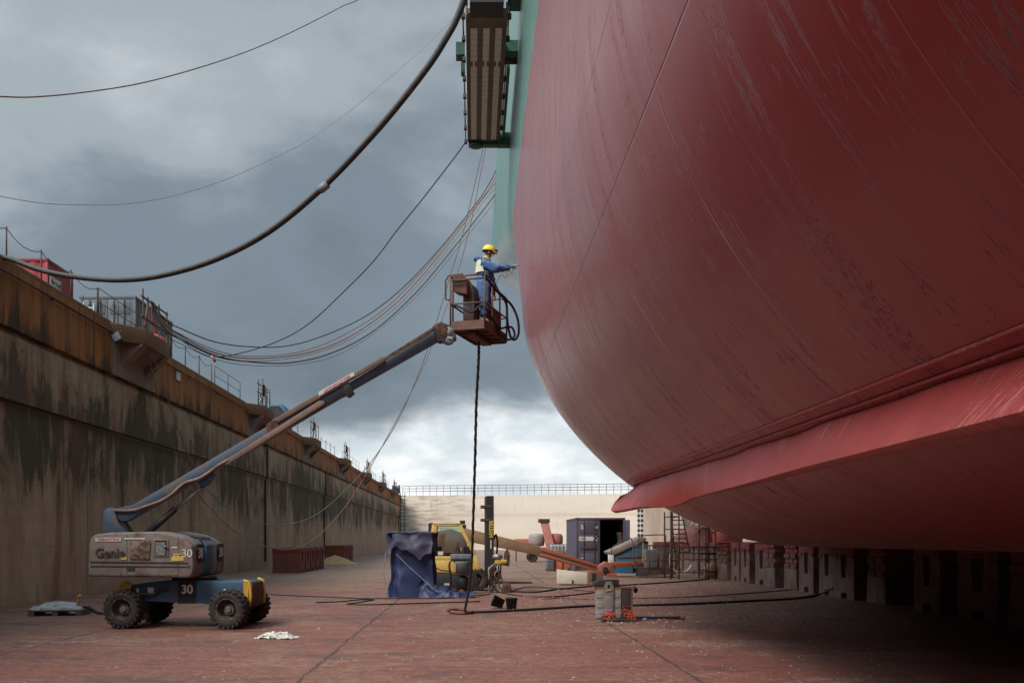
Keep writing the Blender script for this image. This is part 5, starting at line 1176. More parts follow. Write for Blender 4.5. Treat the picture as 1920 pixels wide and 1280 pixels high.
mb = MB(); mb.box(X0+.5, Y0+.35, .45, X0+1.1, Y0+.75, 1.4); mb.build('control_console', M_grey, l2, world=True, bevel=.03)
mb = MB(); mb.box(X0+.6, Y0+.33, .5, X0+.95, Y0+.345, .9); mb.box(X0+.62, Y0+.33, .95, X0+.78, Y0+.345, 1.35); mb.build('console_opening', M_black, l2, world=True) if False else None
mb = MB(); mb.bar((X0+.3, Y0-.02, .75), (X0+.33, Y0-.02, 1.75), .06, .06); mb.build('yellow_handle', M_yp, l2, world=True)
hr = thing('hose_ring', 'pale hose coiled in a big ring hung on the low basket railing', 'hose', (X1+.25, Y0-.1, .9))
mb = MB()
for q in range(3): mb.tube([Vector((math.cos(t)*(.55+.02*q), -.03*q, math.sin(t)*(.62+.015*q))) for t in [.6+j*5.3/18 for j in range(19)]], .022, 5)
mb.build('coil', M_white, hr)
# blue machine behind the basket with sloping lid
bmx = thing('compressor', 'blue machine with a sloping grey lid standing behind the low basket and beside the container', 'machine', (0, 0, 0))
dM = by+2.0
def pm3(px, py, d): return at(px, py, d)
def pr3(name, poly, d, w_, mat, parent=bmx, bevel=.03):
    mb = MB(); mb.prism([at(x, y, d) for x, y in poly], (0, w_, 0)); return mb.build(name, mat, parent, bevel=bevel)
bmx.location = (0, 0, 0)
M_tealp = pm('teal_blue_paint', (.03, .15, .25), (.025, .1, .18), (.13, .11, .1), 2, .5, cover=.35)
pr3('body', [(1151, 1037), (1206, 1014), (1216, 1014), (1216, 1078), (1151, 1078)], dM, 1.6, M_tealp)
pr3('lid', [(1140, 1034), (1202, 1006), (1212, 1008), (1212, 1013), (1152, 1040), (1143, 1039)], dM-.12, 1.85, pm('lid_grey', (.27, .22, .19), (.2, .16, .14), (.13, .085, .07), 2, .75, cover=.35))
pr3('corner_post', [(1141, 1039), (1151, 1040), (1152, 1060), (1142, 1062)], dM-.12, .3, M_white)
pr3('side_band', [(1156, 1042), (1210, 1040), (1210, 1044), (1158, 1046)], dM-.05, .04, M_timber)
# ---- container behind
dC = 62.0
pc2 = container('shipping_container', 'purple shipping container on the dock floor with one door open on a dark interior', tuple(at(1080, 1010, dC).xy)+(0.0,), R(0), (1172-1080)/F*dC, 6.4, H+(1010-970)/F*dC, M_puc, frame_mat=pm('purple_frame_paint', (.11, .08, .1), (.08, .06, .08), (.13, .07, .06), 3, .65, cover=.35))
Wc = (1172-1080)/F*dC; Hc = H+(1010-970)/F*dC
dl = door_leaf(pc2, .14, Wc*.49, .18, Hc-.15, .05, M_puc, (Wc*.16, Wc*.38))
mb = MB(); mb.box(Wc*.06, -.006, Hc*.56, Wc*.36, .0, Hc*.64); mb.box(Wc*.37, -.006, Hc*.56, Wc*.45, .0, Hc*.64); lp_ = mb.build('name_plate', M_white, dl)
mb = MB(); mb.bar((Wc*.375, -.012, Hc*.565), (Wc*.445, -.012, Hc*.635), .03, .05); mb.bar((Wc*.375, -.012, Hc*.635), (Wc*.445, -.012, Hc*.565), .03, .05); mb.box(Wc*.08, -.012, Hc*.585, Wc*.2, -.007, Hc*.615); mb.build('mark', M_ltr, lp_) if False else None
text('X', .34, worldmat(pc2) @ frame((Wc*.41, -.009, Hc*.6), (1, 0, 0), (0, 0, 1)), M_ltr, dl, 'emblem', .003, sx=1.2, bold=.02)
text('MAERSK', .2, worldmat(pc2) @ frame((Wc*.2, -.009, Hc*.6), (1, 0, 0), (0, 0, 1)), M_red, dl, 'lettering', .003, sx=.8, bold=.005) if False else None
mb = MB()
for i in range(4): mb.box(Wc*(.09+.03*i), -.012, Hc*.585, Wc*(.11+.03*i), -.004, Hc*(.612+.004*(i % 2)))
mb.box(Wc*.08, -.0115, Hc*.582, Wc*.22, -.005, Hc*.586); mb.build('faded_lettering', M_red, dl)
for gx0, gz0, n_ in ((.1, .78, 4), (.38, .80, 2), (.1, .22, 1)):
    mb = MB()
    for i in range(n_): mb.box(Wc*gx0, -.012, Hc*(gz0+.022*i), Wc*(gx0+.07), -.004, Hc*(gz0+.022*i+.014))
    mb.box(Wc*gx0, -.011, Hc*gz0, Wc*(gx0+.012), -.004, Hc*(gz0+.022*n_)); mb.build('faded_lettering', M_white, dl)
od = MB(); od.box(Wc-.08, -1.25, .18, Wc-.02, -.02, Hc-.15); od = od.build('open_door', M_puc, pc2, bevel=.01); od.matrix_basis = Matrix.Translation((Wc-.05, 0, 0)) @ Matrix.Rotation(R(6), 4, 'Z') @ Matrix.Translation((-(Wc-.05), 0, 0))
mb = MB(); mb.box(Wc*.5, 6.0, .2, Wc-.1, 6.05, Hc-.2); mb.build('interior_shade', M_black, pc2)  # black sheet painting the shade inside the open container
o = thing('gas_hose_rack', 'green and red hoses hanging just inside the open container door', 'hose', (pc2.location.x+Wc*.86, dC+.35, 0))
for x_, m_ in ((0, M_green), (.12, M_red), (.2, M_green)):
    mb = MB(); mb.tube(smooth([(x_, 0, Hc*.72), (x_+.06, 0, Hc*.55), (x_-.03, 0, Hc*.4), (x_+.04, 0, .1)], 5), .05, 6); mb.build('hose', m_, o)
# ---- IBC tanks beside the container
M_ibc = pm('white_plastic_tank', (.5, .52, .53), (.4, .42, .44), (.3, .24, .22), 3, .5, cover=.3)
M_ibcb = pm('pale_blue_tank', (.25, .36, .42), (.2, .3, .36), (.3, .22, .2), 3, .55, cover=.3)
def ibc(L, px0, px1, pyb, pyt, d, mat):
    a, b = at(px0, pyb, d), at(px1, pyt, d); w_, h_ = b.x-a.x, b.z-a.z
    o = thing('tank_crate', L, 'tank', (a.x, d, max(a.z, 0)), 0, 'liquid tanks beside the container')
    mb = MB(); mb.box(.05, .05, .14, w_-.05, 1.0, h_-.03); mb.build('tank', mat, o, bevel=.08, seg=3)
    mb = MB()
    for q in range(6): x_ = w_*q/5; mb.tube([(x_, 0, .1), (x_, 0, h_)], .018, 4)
    for q in range(4): z_ = .14+(h_-.14)*q/3; mb.tube([(0, 0, z_), (w_, 0, z_)], .018, 4); mb.tube([(0, 0, z_), (0, 1.05, z_)], .018, 4); mb.tube([(w_, 0, z_), (w_, 1.05, z_)], .018, 4)
    mb.build('cage', M_steel, o)
    mb = MB(); mb.box(0, 0, .06, w_, 1.05, .12)
    for q in (0, .44, .88): mb.box(w_*q, 0, 0, w_*q+w_*.12, 1.05, .06)
    mb.build('pallet', M_timber, o); return o
z0_ = H-(1071-1010)/F*60
ibc('white caged tank sitting on top of the orange crate beside the container', 1030, 1062, 1041, 1020, 61, M_ibc)
ibc('pale blue caged tank on the floor under the boom, left of the orange crate', 1024, 1038, 1070, 1043, 60, M_ibcb)
o = thing('steel_crate', 'orange rust steel crate on the floor between blue tank and container', 'crate', (at(1039, 0, 60).x, 60.2, 0))
cw = (1072-1039)/F*60; ch_ = at(0, 1041.5, 61).z-.01
mb = MB(); mb.box(0, 0, .12, cw, 1.1, ch_); mb.build('body', M_orange, o, bevel=.02)
mb = MB()
for q in (0.06, .5, .94): mb.box(cw*q-.05, -.03, 0, cw*q+.05, 1.13, .118); mb.box(cw*q-.04, -.04, .12, cw*q+.04, -.002, ch_-.02)
mb.build('ribs', M_rust, o)
# ---- far boom lift
fl2 = thing('boom_lift', 'small pinkish boom lift far off near the gate with its boom pointing away', 'boom lift', (at(1022, 0, 84).x, 84, 0))
k_ = 84/F
mb = MB(); mb.lathe([(.3, -.55), (.62, -.5), (.68, -.2), (.68, .3), (.55, .5), (.2, .56)], 18, Matrix.Translation((-(1022-1006)*k_, 0, 1.0+.85)) @ Matrix.Rotation(R(0), 4, 'Y')); mb.build('turret', pm('pale_grey_blue', (.3, .32, .33), (.24, .22, .21), (.3, .17, .14), 1.5, .7, cover=.45), fl2)
mb = MB(); mb.lathe([(.3, -.5), (.56, -.45), (.6, -.2), (.6, .25), (.5, .45), (.2, .5)], 18, Matrix.Translation(((1042-1022)*k_, 0, 1.0+.9))); mb.build('turret', M_pink, fl2)
mb = MB(); mb.prism([(-(1022-1013)*k_, -.6, (1085-980)*k_-.0), ((1028-1022)*k_, -.6, (1085-980)*k_), ((1041-1022)*k_, -1.6, 2.0), ((1026-1022)*k_, -1.6, 1.9)], (0, .5, 0)); b_ = mb.build('boom', M_pink, fl2, bevel=.03)
mb = MB(); mb.box(-.6, -.7, 3.3, .35, -.2, 3.62); mb.build('boom_head', M_rust, fl2, bevel=.03)
b_.data.transform(Matrix.Translation((0, 0, -1.4)))
mb = MB(); mb.box(-1.4, -.8, .55, 1.35, .8, 1.25); mb.build('chassis', M_pink, fl2, bevel=.03)
for x_, y_ in ((-1.1, -.9), (1.1, -.9), (-1.1, .9), (1.1, .9)): wheel(fl2, x_, y_, .42, .4, -1 if y_ < 0 else 1)
o = thing('work_bench', 'low trestle table with small tins left of the far boom lift', 'table', (at(985, 0, 84).x, 84.5, 0))
mb = MB(); mb.box(-.9, -.4, 1.5, .9, .4, 1.95); mb.build('top', M_orange, o, bevel=.02)
for x_ in (-.8, .75):
    mb = MB(); mb.box(x_, -.35, 0, x_+.08, .35, 1.499); mb.build('leg', M_rust, o)
# ---- white box on pallet
wb = thing('white_box', 'long cream panel box tilted on timber bearers in front of the orange boom', 'box', at(1045, 1094, 41.5))
s_ = 41.5/F
mb = MB(); mb.prism([(0, 0, .02), (56*s_, 0, -.02+.0), (56*s_, 0, 21*s_), (0, 0, 27*s_)], (.0, .25, 0)); mb.build('panel', pm('cream_panel', (.62, .58, .48), (.52, .48, .4), (.4, .33, .27), 2, .6, cover=.2), wb, bevel=.01)
mb = MB(); mb.box(56*s_+.004, -.01, -.03, 58*s_, .26, 21.5*s_); mb.build('end_strip', M_steel, wb, bevel=.005)
mb = MB(); mb.cbox((28*s_, -.03, .1), (.06, .05, .12)); mb.build('latch', M_blue, wb)
for x_, y_, z_ in ((1070, 1097, 41.4), (1112, 1097, 41.4)):
    mb = MB(); a = gnd(x_, 1097); mb.box(a.x-.35, 41.2, 0.0, a.x+.5, 42.2, .07)
    tag(mb.build('bearer', M_timber), 'dark timber bearer under the cream panel box, %s' % ('left one' if x_ < 1100 else 'right one near the tins'), 'timber')
o = thing('junk_box', 'small brown wooden box right behind the end of the cream panel box', 'box', (gnd(1113, 1095).x-.1, 42.3, 0))
mb = MB(); mb.box(-.1, 0, .08, .5, .5, .55); mb.build('body', M_timber, o, bevel=.01)
mb = MB(); mb.box(.02, -.008, .12, .2, .0, .48); mb.build('front_panel', M_black, o)
# ---- paint tin stack in the middle foreground
tsd = 24.0; ts = 24.0/F
M_tin = pm('tinplate', (.40, .37, .37), (.3, .28, .3), (.28, .22, .2), 6, .42, .35, cover=.25)
M_tband = pm('tin_paper_band', (.34, .22, .1), (.28, .18, .09), None, 5, .7)
def tinx(px): return (px-888)*ts
n_ = 0
for ci, (x0, x1) in enumerate(((1119, 1132.5), (1149.5, 1164.5))):
    for li, (zb_, zt_) in enumerate(((1157.5, 1139), (1138.6, 1120.5), (1120.1, 1103))):
        o = thing('paint_tin', 'silver square paint tin, %s of the stack, %s of the keyhole plate' % (('bottom', 'middle', 'top')[li], ('left', 'right')[ci]), 'tin', (tinx(x0), tsd, max(0, H+(1010-zb_)*ts)), 0, 'silver paint tins stacked in two columns')
        w_, h_ = (x1-x0)*ts, (zb_-zt_)*ts-.006
        mb = MB(); mb.box(0, 0, .003, w_, .3, h_); mb.box(-.006, -.006, h_*.47, w_+.006, .306, h_*.5); mb.build('can', M_tin, o, bevel=.008)
        mb = MB(); mb.box(-.003, -.004, h_*.80, w_+.003, .15, h_*.93); mb.build('paper_band', M_tband, o)
        mb = MB(); mb.box(-.008, -.008, h_+.0005, w_+.008, .308, h_+.005); mb.build('lid', M_tin, o)
M_plate = pm('grey_steel_plate', (.2, .175, .165), (.16, .14, .13), (.24, .18, .16), 5, .6, .2, cover=.3)
o = thing('keyhole_plate', 'grey steel plate with pointed top and keyhole slot leaning on the paint tins', 'plate', (tinx(1141), tsd-.06, 0))
w2 = 8.8*ts; h_ = (1157-1086)*ts; hb = (1157-1112)*ts
mb = MB()
outer = [(-w2, hb), (w2, hb), (w2, h_*.87), (w2*.55, h_), (-w2*.55, h_), (-w2, h_*.87)]
kh = h_*.87; inner = [(w2*.28*math.cos(t), kh+.035*math.sin(t)) for t in [R(x) for x in range(-60, 241, 20)]]+[(-w2*.2, kh-.1), (w2*.2, kh-.1)]
bmx_ = bmesh.new()
ov = [bmx_.verts.new((x, 0, z)) for x, z in outer]; iv = [bmx_.verts.new((x, 0, z)) for x, z in inner]
eds = [bmx_.edges.new((vs_[i], vs_[(i+1) % len(vs_)])) for vs_ in (ov, iv) for i in range(len(vs_))]
bmesh.ops.triangle_fill(bmx_, use_beauty=True, use_dissolve=False, edges=eds)
ge = bmesh.ops.extrude_face_region(bmx_, geom=bmx_.faces[:]); bmesh.ops.translate(bmx_, vec=(0, .02, 0), verts=[v for v in ge['geom'] if isinstance(v, bmesh.types.BMVert)])
bmesh.ops.recalc_face_normals(bmx_, faces=bmx_.faces)
me = bpy.data.meshes.new('plate'); bmx_.to_mesh(me); bmx_.free(); me.materials.append(M_plate); po = bpy.data.objects.new('plate', me); COL.objects.link(po); po.parent = o
mb = MB(); mb.box(-w2*.98, .0, .02, w2*.98, .025, hb-.012); lw = mb.build('lower_plate', M_plate, o, bevel=.004)
mb = MB(); mb.box(-w2*.93, -.003, hb*.22, w2*.93, -.0005, hb*.42); mb.build('paint_smear', pm('pink_spray', (.42, .16, .3), (.3, .15, .22), (.2, .17, .16), 9, .7, cover=.4), lw)
mb = MB(); mb.bar((-w2*.6, -.012, hb+.11), (w2*.6, -.012, hb+.13), .02, .03); mb.build('bolt_bar', M_tan, po)
o = thing('crate_board', 'dark brown wooden crate standing against the right side of the paint tins', 'crate', (tinx(1165.5), tsd+.02, 0))
cw = 20.5*ts
mb = MB(); mb.box(0, 0, 0.02, cw, .42, (1156-1100)*ts); mb.build('body', pm('dark_brown_board', (.05, .03, .025), (.035, .022, .02), (.08, .045, .035), 4, .85, cover=.3), o, bevel=.006)
mb = MB(); mb.box(cw-.03, -.012, .02, cw+.01, .43, (1156-1100)*ts); mb.box(-.002, -.01, .3, cw, -.001, .315); mb.build('edge_batten', M_timber, o)
o = thing('black_tray', 'black plastic tray lying on top of the paint tins', 'tray', (tinx(1115), tsd+.02, H+(1010-1099.5)*ts))
mb = MB(); mb.prism([(0, 0, .0), (46*ts, 0, 0), (46*ts, 0, .17), (8*ts, 0, .16), (0, 0, .1)], (0, .4, 0)); mb.build('body', M_black, o, bevel=.015)
mb = MB(); mb.box(-.0, -.01, -.045, 76*ts, .45, -.004); mb.build('board', M_timber, o)
o = thing('black_disc', 'small black rubber flap hanging from the board end beside the brown crate', 'rubber flap', (tinx(1193), tsd+.1, H+(1010-1106)*ts))
mb = MB(); mb.lathe([(.02, -.015), (.07, -.012), (.07, .012), (.02, .015)], 16, Matrix.Rotation(R(90), 4, 'X') @ Matrix.Diagonal((.75, 1, 1, 1))); mb.tube([(0, 0, .06), (-.05, 0, .1)], .015, 6); mb.build('disc', M_black, o)
def rag(name, L, cat, c, sx, sy, sz, mat, seed, n=26, sc=3.5):
    mb = MB()
    def f(u, v):
        r_ = math.hypot(u-.5, v-.5)*2; e_ = max(0, 1-r_**2)
        p = Vector(((u-.5)*sx, (v-.5)*sy, sz*e_**.7)); q = crumple(p+Vector((seed, seed*2, 0)), min(sx, sy)*.22, sc/max(sx, sy)*1.2, 4)
        p += q*.8; p.z = max(abs(p.z), .008); return p
    mb.grid(f, n, n); o = mb.build(name, mat); o.location = c; return tag(o, L, cat)
M_orag = pm('orange_cloth', (.48, .09, .035), (.32, .05, .025), (.09, .04, .03), 9, .9, bump=.6, cover=.42)
def tangle(name, L, cat, c, sx, sy, sz, mat, seed, n=26):
    r1 = random.Random(seed); mb = MB()
    for i in range(n):
        a0 = r1.uniform(0, 6.28); rr = r1.uniform(.0, .7); p = Vector((math.cos(a0)*rr*sx/2, math.sin(a0)*rr*sy/2, r1.uniform(.02, sz*(1-rr))))
        pts = [p]; d = Vector((r1.uniform(-1, 1), r1.uniform(-1, 1), r1.uniform(-.3, .8))).normalized()
        for q in range(5):
            d = (d+Vector((r1.uniform(-.8, .8), r1.uniform(-.8, .8), r1.uniform(-.9, .6)))).normalized(); p = p+d*r1.uniform(.03, .065); p.z = min(max(p.z, .012), sz*1.1); pts.append(p.copy())
        sp_ = smooth(pts, 4); w_ = r1.uniform(.012, .024)
        mb.tube(sp_, [w_*(.6+.5*math.sin(j*.9+i)) for j in range(len(sp_))], 5)
    o = mb.build(name, mat); o.location = c; return tag(o, L, cat)
tangle('orange_rag', 'tangle of torn orange rag at the foot of the keyhole plate', 'rag', (tinx(1141), tsd-.22, 0), .26, .2, .2, M_orag, 3)
tangle('orange_rag', 'larger tangle of orange rag against the foot of the brown crate', 'rag', (tinx(1177), tsd-.18, 0), .34, .22, .26, M_orag, 8, 34)
tangle('dark_rag', 'flat heap of grey fibre scraps on the ground before the orange rags', 'rag', (tinx(1150), tsd-.75, 0), 1.3, .3, .05, M_hose, 5, 60)
rag('purple_scrap', 'small violet scrap of plastic on the ground right of the paint tins', 'scrap', (tinx(1206), tsd-.2, 0), .16, .12, .06, pm('violet_plastic', (.2, .16, .4), (.25, .2, .45), None, 9, .5), 5, 14)
rag('plastic_sheet', 'crumpled dirty white plastic sheet on the floor to the right of the blue lift', 'plastic sheet', gnd(516, 1197)+Vector((0, .1, 0)), .74, .4, .12, pm('dirty_white_plastic', (.62, .6, .54), (.5, .48, .42), (.4, .36, .32), 7, .55, cover=.25), 12, 40, 4.5)
o = thing('steel_bar', 'flat dark steel bar lying on the ground beside the orange rags', 'bar', (tinx(1160), tsd-.28, 0))
mb = MB(); mb.bar((.0, 0, .05), (1.45, .25, .045), .09, .06); mb.tube([(1.43, .25, .045), (1.5, .2, .03), (1.52, .05, .03)], .03, 6); mb.build('bar', M_dark, o)
# ---- buckets
def bucket(L, loc, M):
    o = thing('bucket', L, 'bucket', loc, 0, 'black buckets')
    mb = MB(); mb.lathe([(.001, .012), (.118, .012), (.155, .325), (.170, .325), (.170, .30), (.160, .298), (.128, .0), (.001, .0)], 24, M, caps=False); mb.build('pail', M_black, o)
    mb = MB(); mb.tube([M @ Vector((.166*math.cos(t), .166*math.sin(t)*.4-.02, .31+.04*math.sin(t))) for t in [math.pi*j/10 for j in range(11)]], .005, 5); mb.build('handle', M_steel, o); return o
bucket('black bucket tipped over with its mouth facing left', gnd(922, 1140)+Vector((.05, 0, .06)), Matrix.Translation((.16, 0, .1)) @ Matrix.Rotation(R(-68), 4, 'Y') @ Matrix.Translation((0, 0, -.12)))
bucket('black bucket standing upright just right of the tipped one', gnd(959, 1142), Matrix())
# ---- pallet at the left wall
pa = thing('pallet', 'low timber pallet by the dock wall at far left', 'pallet', (-11.15, 24.9, 0), R(6))
mb = MB()
for q in range(5): mb.box(0, q*.2, .11, 1.3, q*.2+.14, .135)
mb.build('deck_board', M_timber, pa) if False else None
M_pal = pm('pallet_wood', (.17, .11, .075), (.12, .08, .06), (.08, .055, .05), 4, .9, stretch=(1, 5, 5))
for q in range(5):
    mb = MB(); mb.box(0, q*.2, .115, 1.3, q*.2+.14, .14); mb.build('deck_board', M_pal, pa)
for q in (0, .57, 1.15):
    mb = MB(); mb.box(q, 0, .0, q+.15, .94, .114); mb.build('bearer_block', M_pal, pa)
M_fl = pm('grey_white_bags', (.42, .41, .41), (.3, .3, .31), (.16, .14, .14), 6, .8, bump=.6, cover=.3)
for i, (x_, y_, z_, r_, L) in enumerate(((.3, .3, .14, .3, 'flattened pale sack on the left half of the pallet'), (.85, .35, .14, .32, 'flattened pale sack on the right half of the pallet'), (.6, .6, .22, .4, 'flattened pale sack on top at the back of the pallet'))):
    mb = MB()
    def f(u, v, x_=x_, y_=y_, z_=z_, r_=r_, i=i):
        e_ = (math.sin(math.pi*u)*math.sin(math.pi*v))**.4; p = Vector((x_+(u-.5)*r_*2.2, y_+(v-.5)*r_*1.5, z_+.1*e_)); q = crumple(p, .035, 6, 3); return p+Vector((q.x, q.y, abs(q.z)))
    mb.grid(f, 28, 18); o = mb.build('sack', M_fl); o.matrix_basis = pa.matrix_basis.copy(); tag(o, L, 'sack', 'sacks on the pallet')
o = thing('yellow_valve', 'small yellow valve standing on the right end of the pallet', 'valve', worldmat(pa) @ Vector((1.08, .5, .24)))
mb = MB(); mb.tube([(0, 0, 0), (0, 0, .2)], .03, 8); mb.build('stem', M_yp, o)
mb = MB(); mb.lathe([(.02, -.05), (.05, -.03), (.05, .03), (.02, .05)], 10, Matrix.Translation((.03, 0, .22)) @ Matrix.Rotation(R(70), 4, 'Y')); mb.build('cap', M_yp, o)
for i, (dx_, L) in enumerate(((0, 'black hose running from the pallet to the lift wheel'), (.12, 'second black hose beside the first between pallet and lift'))):
    a = worldmat(pa) @ Vector((1.25, .3+dx_, .2)); mb = MB(); mb.tube(smooth([a, a+Vector((.15, 0, -.02)), a+Vector((.35, .05, -.15)), Vector((a.x+.8, a.y+.2+dx_, .04)), Vector((a.x+1.8, a.y+.9+dx_, .03))], 6), .03, 6); tag(mb.build('ground_hose', M_black), L, 'hose')
# ================================================================== KEEL BLOCKS
M_blk = pm('keel_block_concrete', (.20, .13, .105), (.13, .085, .068), (.13, .04, .034), 1.6, .88, stretch=(1, 1, .4), cover=.42)
M_blkr = pm('red_topped_block', (.2, .06, .05), (.14, .045, .04), (.24, .035, .035), 1.8, .85, stretch=(1, 1, .4), cover=.42)
M_cap = pm('red_stained_timber', (.26, .04, .036), (.13, .04, .035), (.06, .035, .03), 2.5, .85, stretch=(1, .4, 3), cover=.4)
M_blkshade = pm('block_shade', (.06, .045, .04), (.045, .033, .03), None, 3, .9)  # darkened block colour, shade put into the paint
def keel_block(L, loc, rz, cm, hh, wx, wy, group, capm=None):
    o = thing('keel_block', L, 'keel block', loc, rz, group)
    # profile in local YZ extruded along local X : U shape with tapered notch and small foot notch
    y1 = wy/2; nt, nb = wy*.17, wy*.12; h0 = hh*.84
    P = [(-y1, 0), (-wy*.14, 0), (-wy*.14, .12*hh), (wy*.14, .12*hh), (wy*.14, 0), (y1, 0), (y1*.97, h0), (nt, h0), (nb, hh*.40), (-nb, hh*.40), (-nt, h0), (-y1*.97, h0)]
    bm = bmesh.new(); vs = [bm.verts.new((0, y, z)) for y, z in P]; es = [bm.edges.new((vs[i], vs[(i+1) % len(vs)])) for i in range(len(vs))]
    bmesh.ops.triangle_fill(bm, use_beauty=True, use_dissolve=False, edges=es)
    ge = bmesh.ops.extrude_face_region(bm, geom=bm.faces[:]); bmesh.ops.translate(bm, vec=(wx, 0, 0), verts=[v for v in ge['geom'] if isinstance(v, bmesh.types.BMVert)])
    bmesh.ops.recalc_face_normals(bm, faces=bm.faces); me = bpy.data.meshes.new('block'); bm.to_mesh(me); bm.free(); me.materials.append(cm)
    b = bpy.data.objects.new('block', me); COL.objects.link(b); b.parent = o
    mb = MB(); mb.box(.12, -nt*1.0, hh*.40+.01, wx-.12, nt*1.0, h0-.01); mb.build('recess_shade', M_blkshade, o)  # dark box in the notch, its colour stands in for recess shade
    mb = MB(); mb.box(-.02, -y1, h0+.003, wx+.02, y1, hh); mb.box(-.04, -y1*1.0, h0-.12, -.003, -y1*.55, h0-.002); mb.box(-.04, y1*.55, h0-.14, -.003, y1*1.0, h0-.002); mb.build('timber_cap', capm or M_cap, o, bevel=.015); return o
BXL = 12.05
hb_ = ZB-.02
BD = [66, 63.5, 61, 58.7, 56.4, 54.2, 52, 49.9, 47.8, 45.8, 44.0, 42.1, 40.2, 38.2, 36.1, 34.0, 32.0, 30.0, 26.2, 23.9, 21.6, 19.3, 17.0]
b0 = None; nB = len(BD)
GB = 'keel blocks in the row under the ship'
def packed_block(L, loc, hh):
    o = thing('keel_block', L, 'keel block', loc, 0, GB); r1 = random.Random(5)
    mb = MB(); mb.prism([(0, -.78, 0), (0, .78, 0), (0, .70, hh*.46), (0, -.70, hh*.46)], (1.6, 0, 0)); mb.build('block', M_blk, o, bevel=.02)
    z_ = hh*.46+.004; q = 0
    while z_ < hh-.05:
        h_ = min(.2, hh-z_-.004); j1 = r1.uniform(-.06, .06)
        for y_ in ((-.7, -.24, .22) if q % 2 else (-.66, .06)):
            w_ = .42 if q % 2 else .6
            mb = MB(); mb.box(-.03+j1, y_+r1.uniform(-.02, .02), z_, 1.6, y_+w_, z_+h_-.008); mb.build('timber', M_cap if z_ > hh-.4 else M_timber, o, bevel=.012)
        z_ += h_; q += 1
    return o
b1 = None
for i, d in enumerate(BD):
    if i in (4, 8, 12, 13, 17, 20, 22):
        Lp = ('timber packed keel block at the crowded far end of the row' if d > 44.5 else 'keel block topped with stacked timbers in the half lit middle of the row' if d > 31.5 else 'timber topped keel block almost lost in the dark shade under the near hull')
        if b1 is None: b1 = packed_block(Lp, (BXL, d, 0), hb_)
        else: bc = dup(b1, None, (BXL+.1*math.sin(i*3), d, 0), R(2*math.sin(i)), Lp); bc.scale = (1, 1, .97+.01*(i % 4))
        continue
    if d > 44.5: L = 'red stained keel block at the far end of the row behind the scaffold'
    elif d > 31.5: L = 'pale keel block with dark notch in the half lit middle of the row'
    else: L = 'keel block almost lost in the dark shade under the near hull'
    if b0 is None: b0 = keel_block(L, (BXL, d, 0), 0, M_blk, hb_, 1.7, 1.72, GB)
    else:
        rr_ = random.Random(i*7+1); bc = dup(b0, None, (BXL+rr_.uniform(-.12, .12), d+rr_.uniform(-.15, .15), 0), R(rr_.uniform(-3, 3)), L); bc.scale = (rr_.uniform(.94, 1.04), rr_.uniform(.86, 1.06), rr_.uniform(.965, 1.0))
c0 = keel_block('dark keel block of the second row deeper under the ship', (15.6, 60, 0), 0, M_blkshade, hb_, 2.2, 2.3, 'second row of keel blocks')  # whole row in the dark copy: under-hull shade put into its colour
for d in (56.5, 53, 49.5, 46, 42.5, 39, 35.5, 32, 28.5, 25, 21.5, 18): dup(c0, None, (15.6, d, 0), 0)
w0 = keel_block('red topped spare block, nearest of the long group by the dock wall', (-11.4, 57.2, 0), R(0), M_blkr, 1.42, 1.56, 1.5, 'spare blocks by the dock wall')
for i, (y_, L) in enumerate(((59.1, 'red topped spare block, second in the long group by the wall'), (61.0, 'red topped spare block, third in the long group by the wall'), (62.9, 'red topped spare block, fourth in the long group by the wall'), (64.8, 'red topped spare block, last in the long group by the wall'))): dup(w0, None, (-11.4, y_, 0), 0, L)
for i, (y_, L) in enumerate(((80.9, 'red topped grey spare block beside the sand pile, first of the farther group'), (83.2, 'spare block in the middle of the farther group by the wall'), (85.5, 'last spare block of the farther group by the wall'))): dup(w0, None, (-12.0, y_, 0), 0, L)
mb = MB()
def sand(u, v):
    r_ = math.hypot(u-.5, v-.5)*2; p = Vector(((u-.5)*3.6, (v-.5)*3.2, .72*max(0, 1-r_)**1.1)); p += crumple(p, .09, 2.5, 3)*(1 if r_ < .95 else 0); p.z = max(p.z, -.01); return p
mb.grid(sand, 30, 30); o = mb.build('sand_pile', pm('yellow_sand', (.42, .28, .13), (.33, .21, .1), None, 6, .95)); o.location = (at(628, 0, 77).x, 77, .01); tag(o, 'heap of yellow sand between the two groups of spare blocks', 'sand pile')
# ================================================================== SCAFFOLDS AND FAR THINGS UNDER THE BOW
def P_(px, py, d): return at(px, py, d)
dS = 47.5
o = thing('scaffold_tower', 'tall scaffold frame with a ladder standing before the red keel blocks', 'scaffold', (at(1258, 0, dS).x, dS, 0))
w_ = (1273-1258)/F*dS; ht = H+(1010-958)/F*dS
mb = MB()
for x_, y_ in ((0, 0), (w_, 0), (0, 1.6), (w_, 1.6)): mb.tube([(x_, y_, 0), (x_, y_, ht)], .04, 6)
x2 = (1329-1258)/F*dS; x3 = (1345-1258)/F*dS
for z_ in (.35, .95, 1.25, 1.55): mb.tube([(0, 0, z_), (x3, 0, z_)], .03, 5)
for z_ in (2.4, 3.0): mb.tube([(0, 0, z_), (0, 1.6, z_)], .03, 5); mb.tube([(w_, 0, z_), (w_, 1.6, z_)], .03, 5); mb.tube([(0, 0, z_), (w_, 0, z_)], .03, 5)
mb.build('frame', M_scaf, o)
mb = MB(); la, lb = Vector((.16, .3, .6)), Vector((.5, .3, .6))
for q in (0, 1): mb.tube([(.25+q*.55+.18*q, .3, 1.2), (.08+q*.5, .3, ht-.1)], .035, 6)
for q in range(8): t = q/8; mb.tube([(.25-.17*t, .3, 1.3+t*(ht-1.5)), (.98-.4*t, .3, 1.3+t*(ht-1.5))], .025, 5)
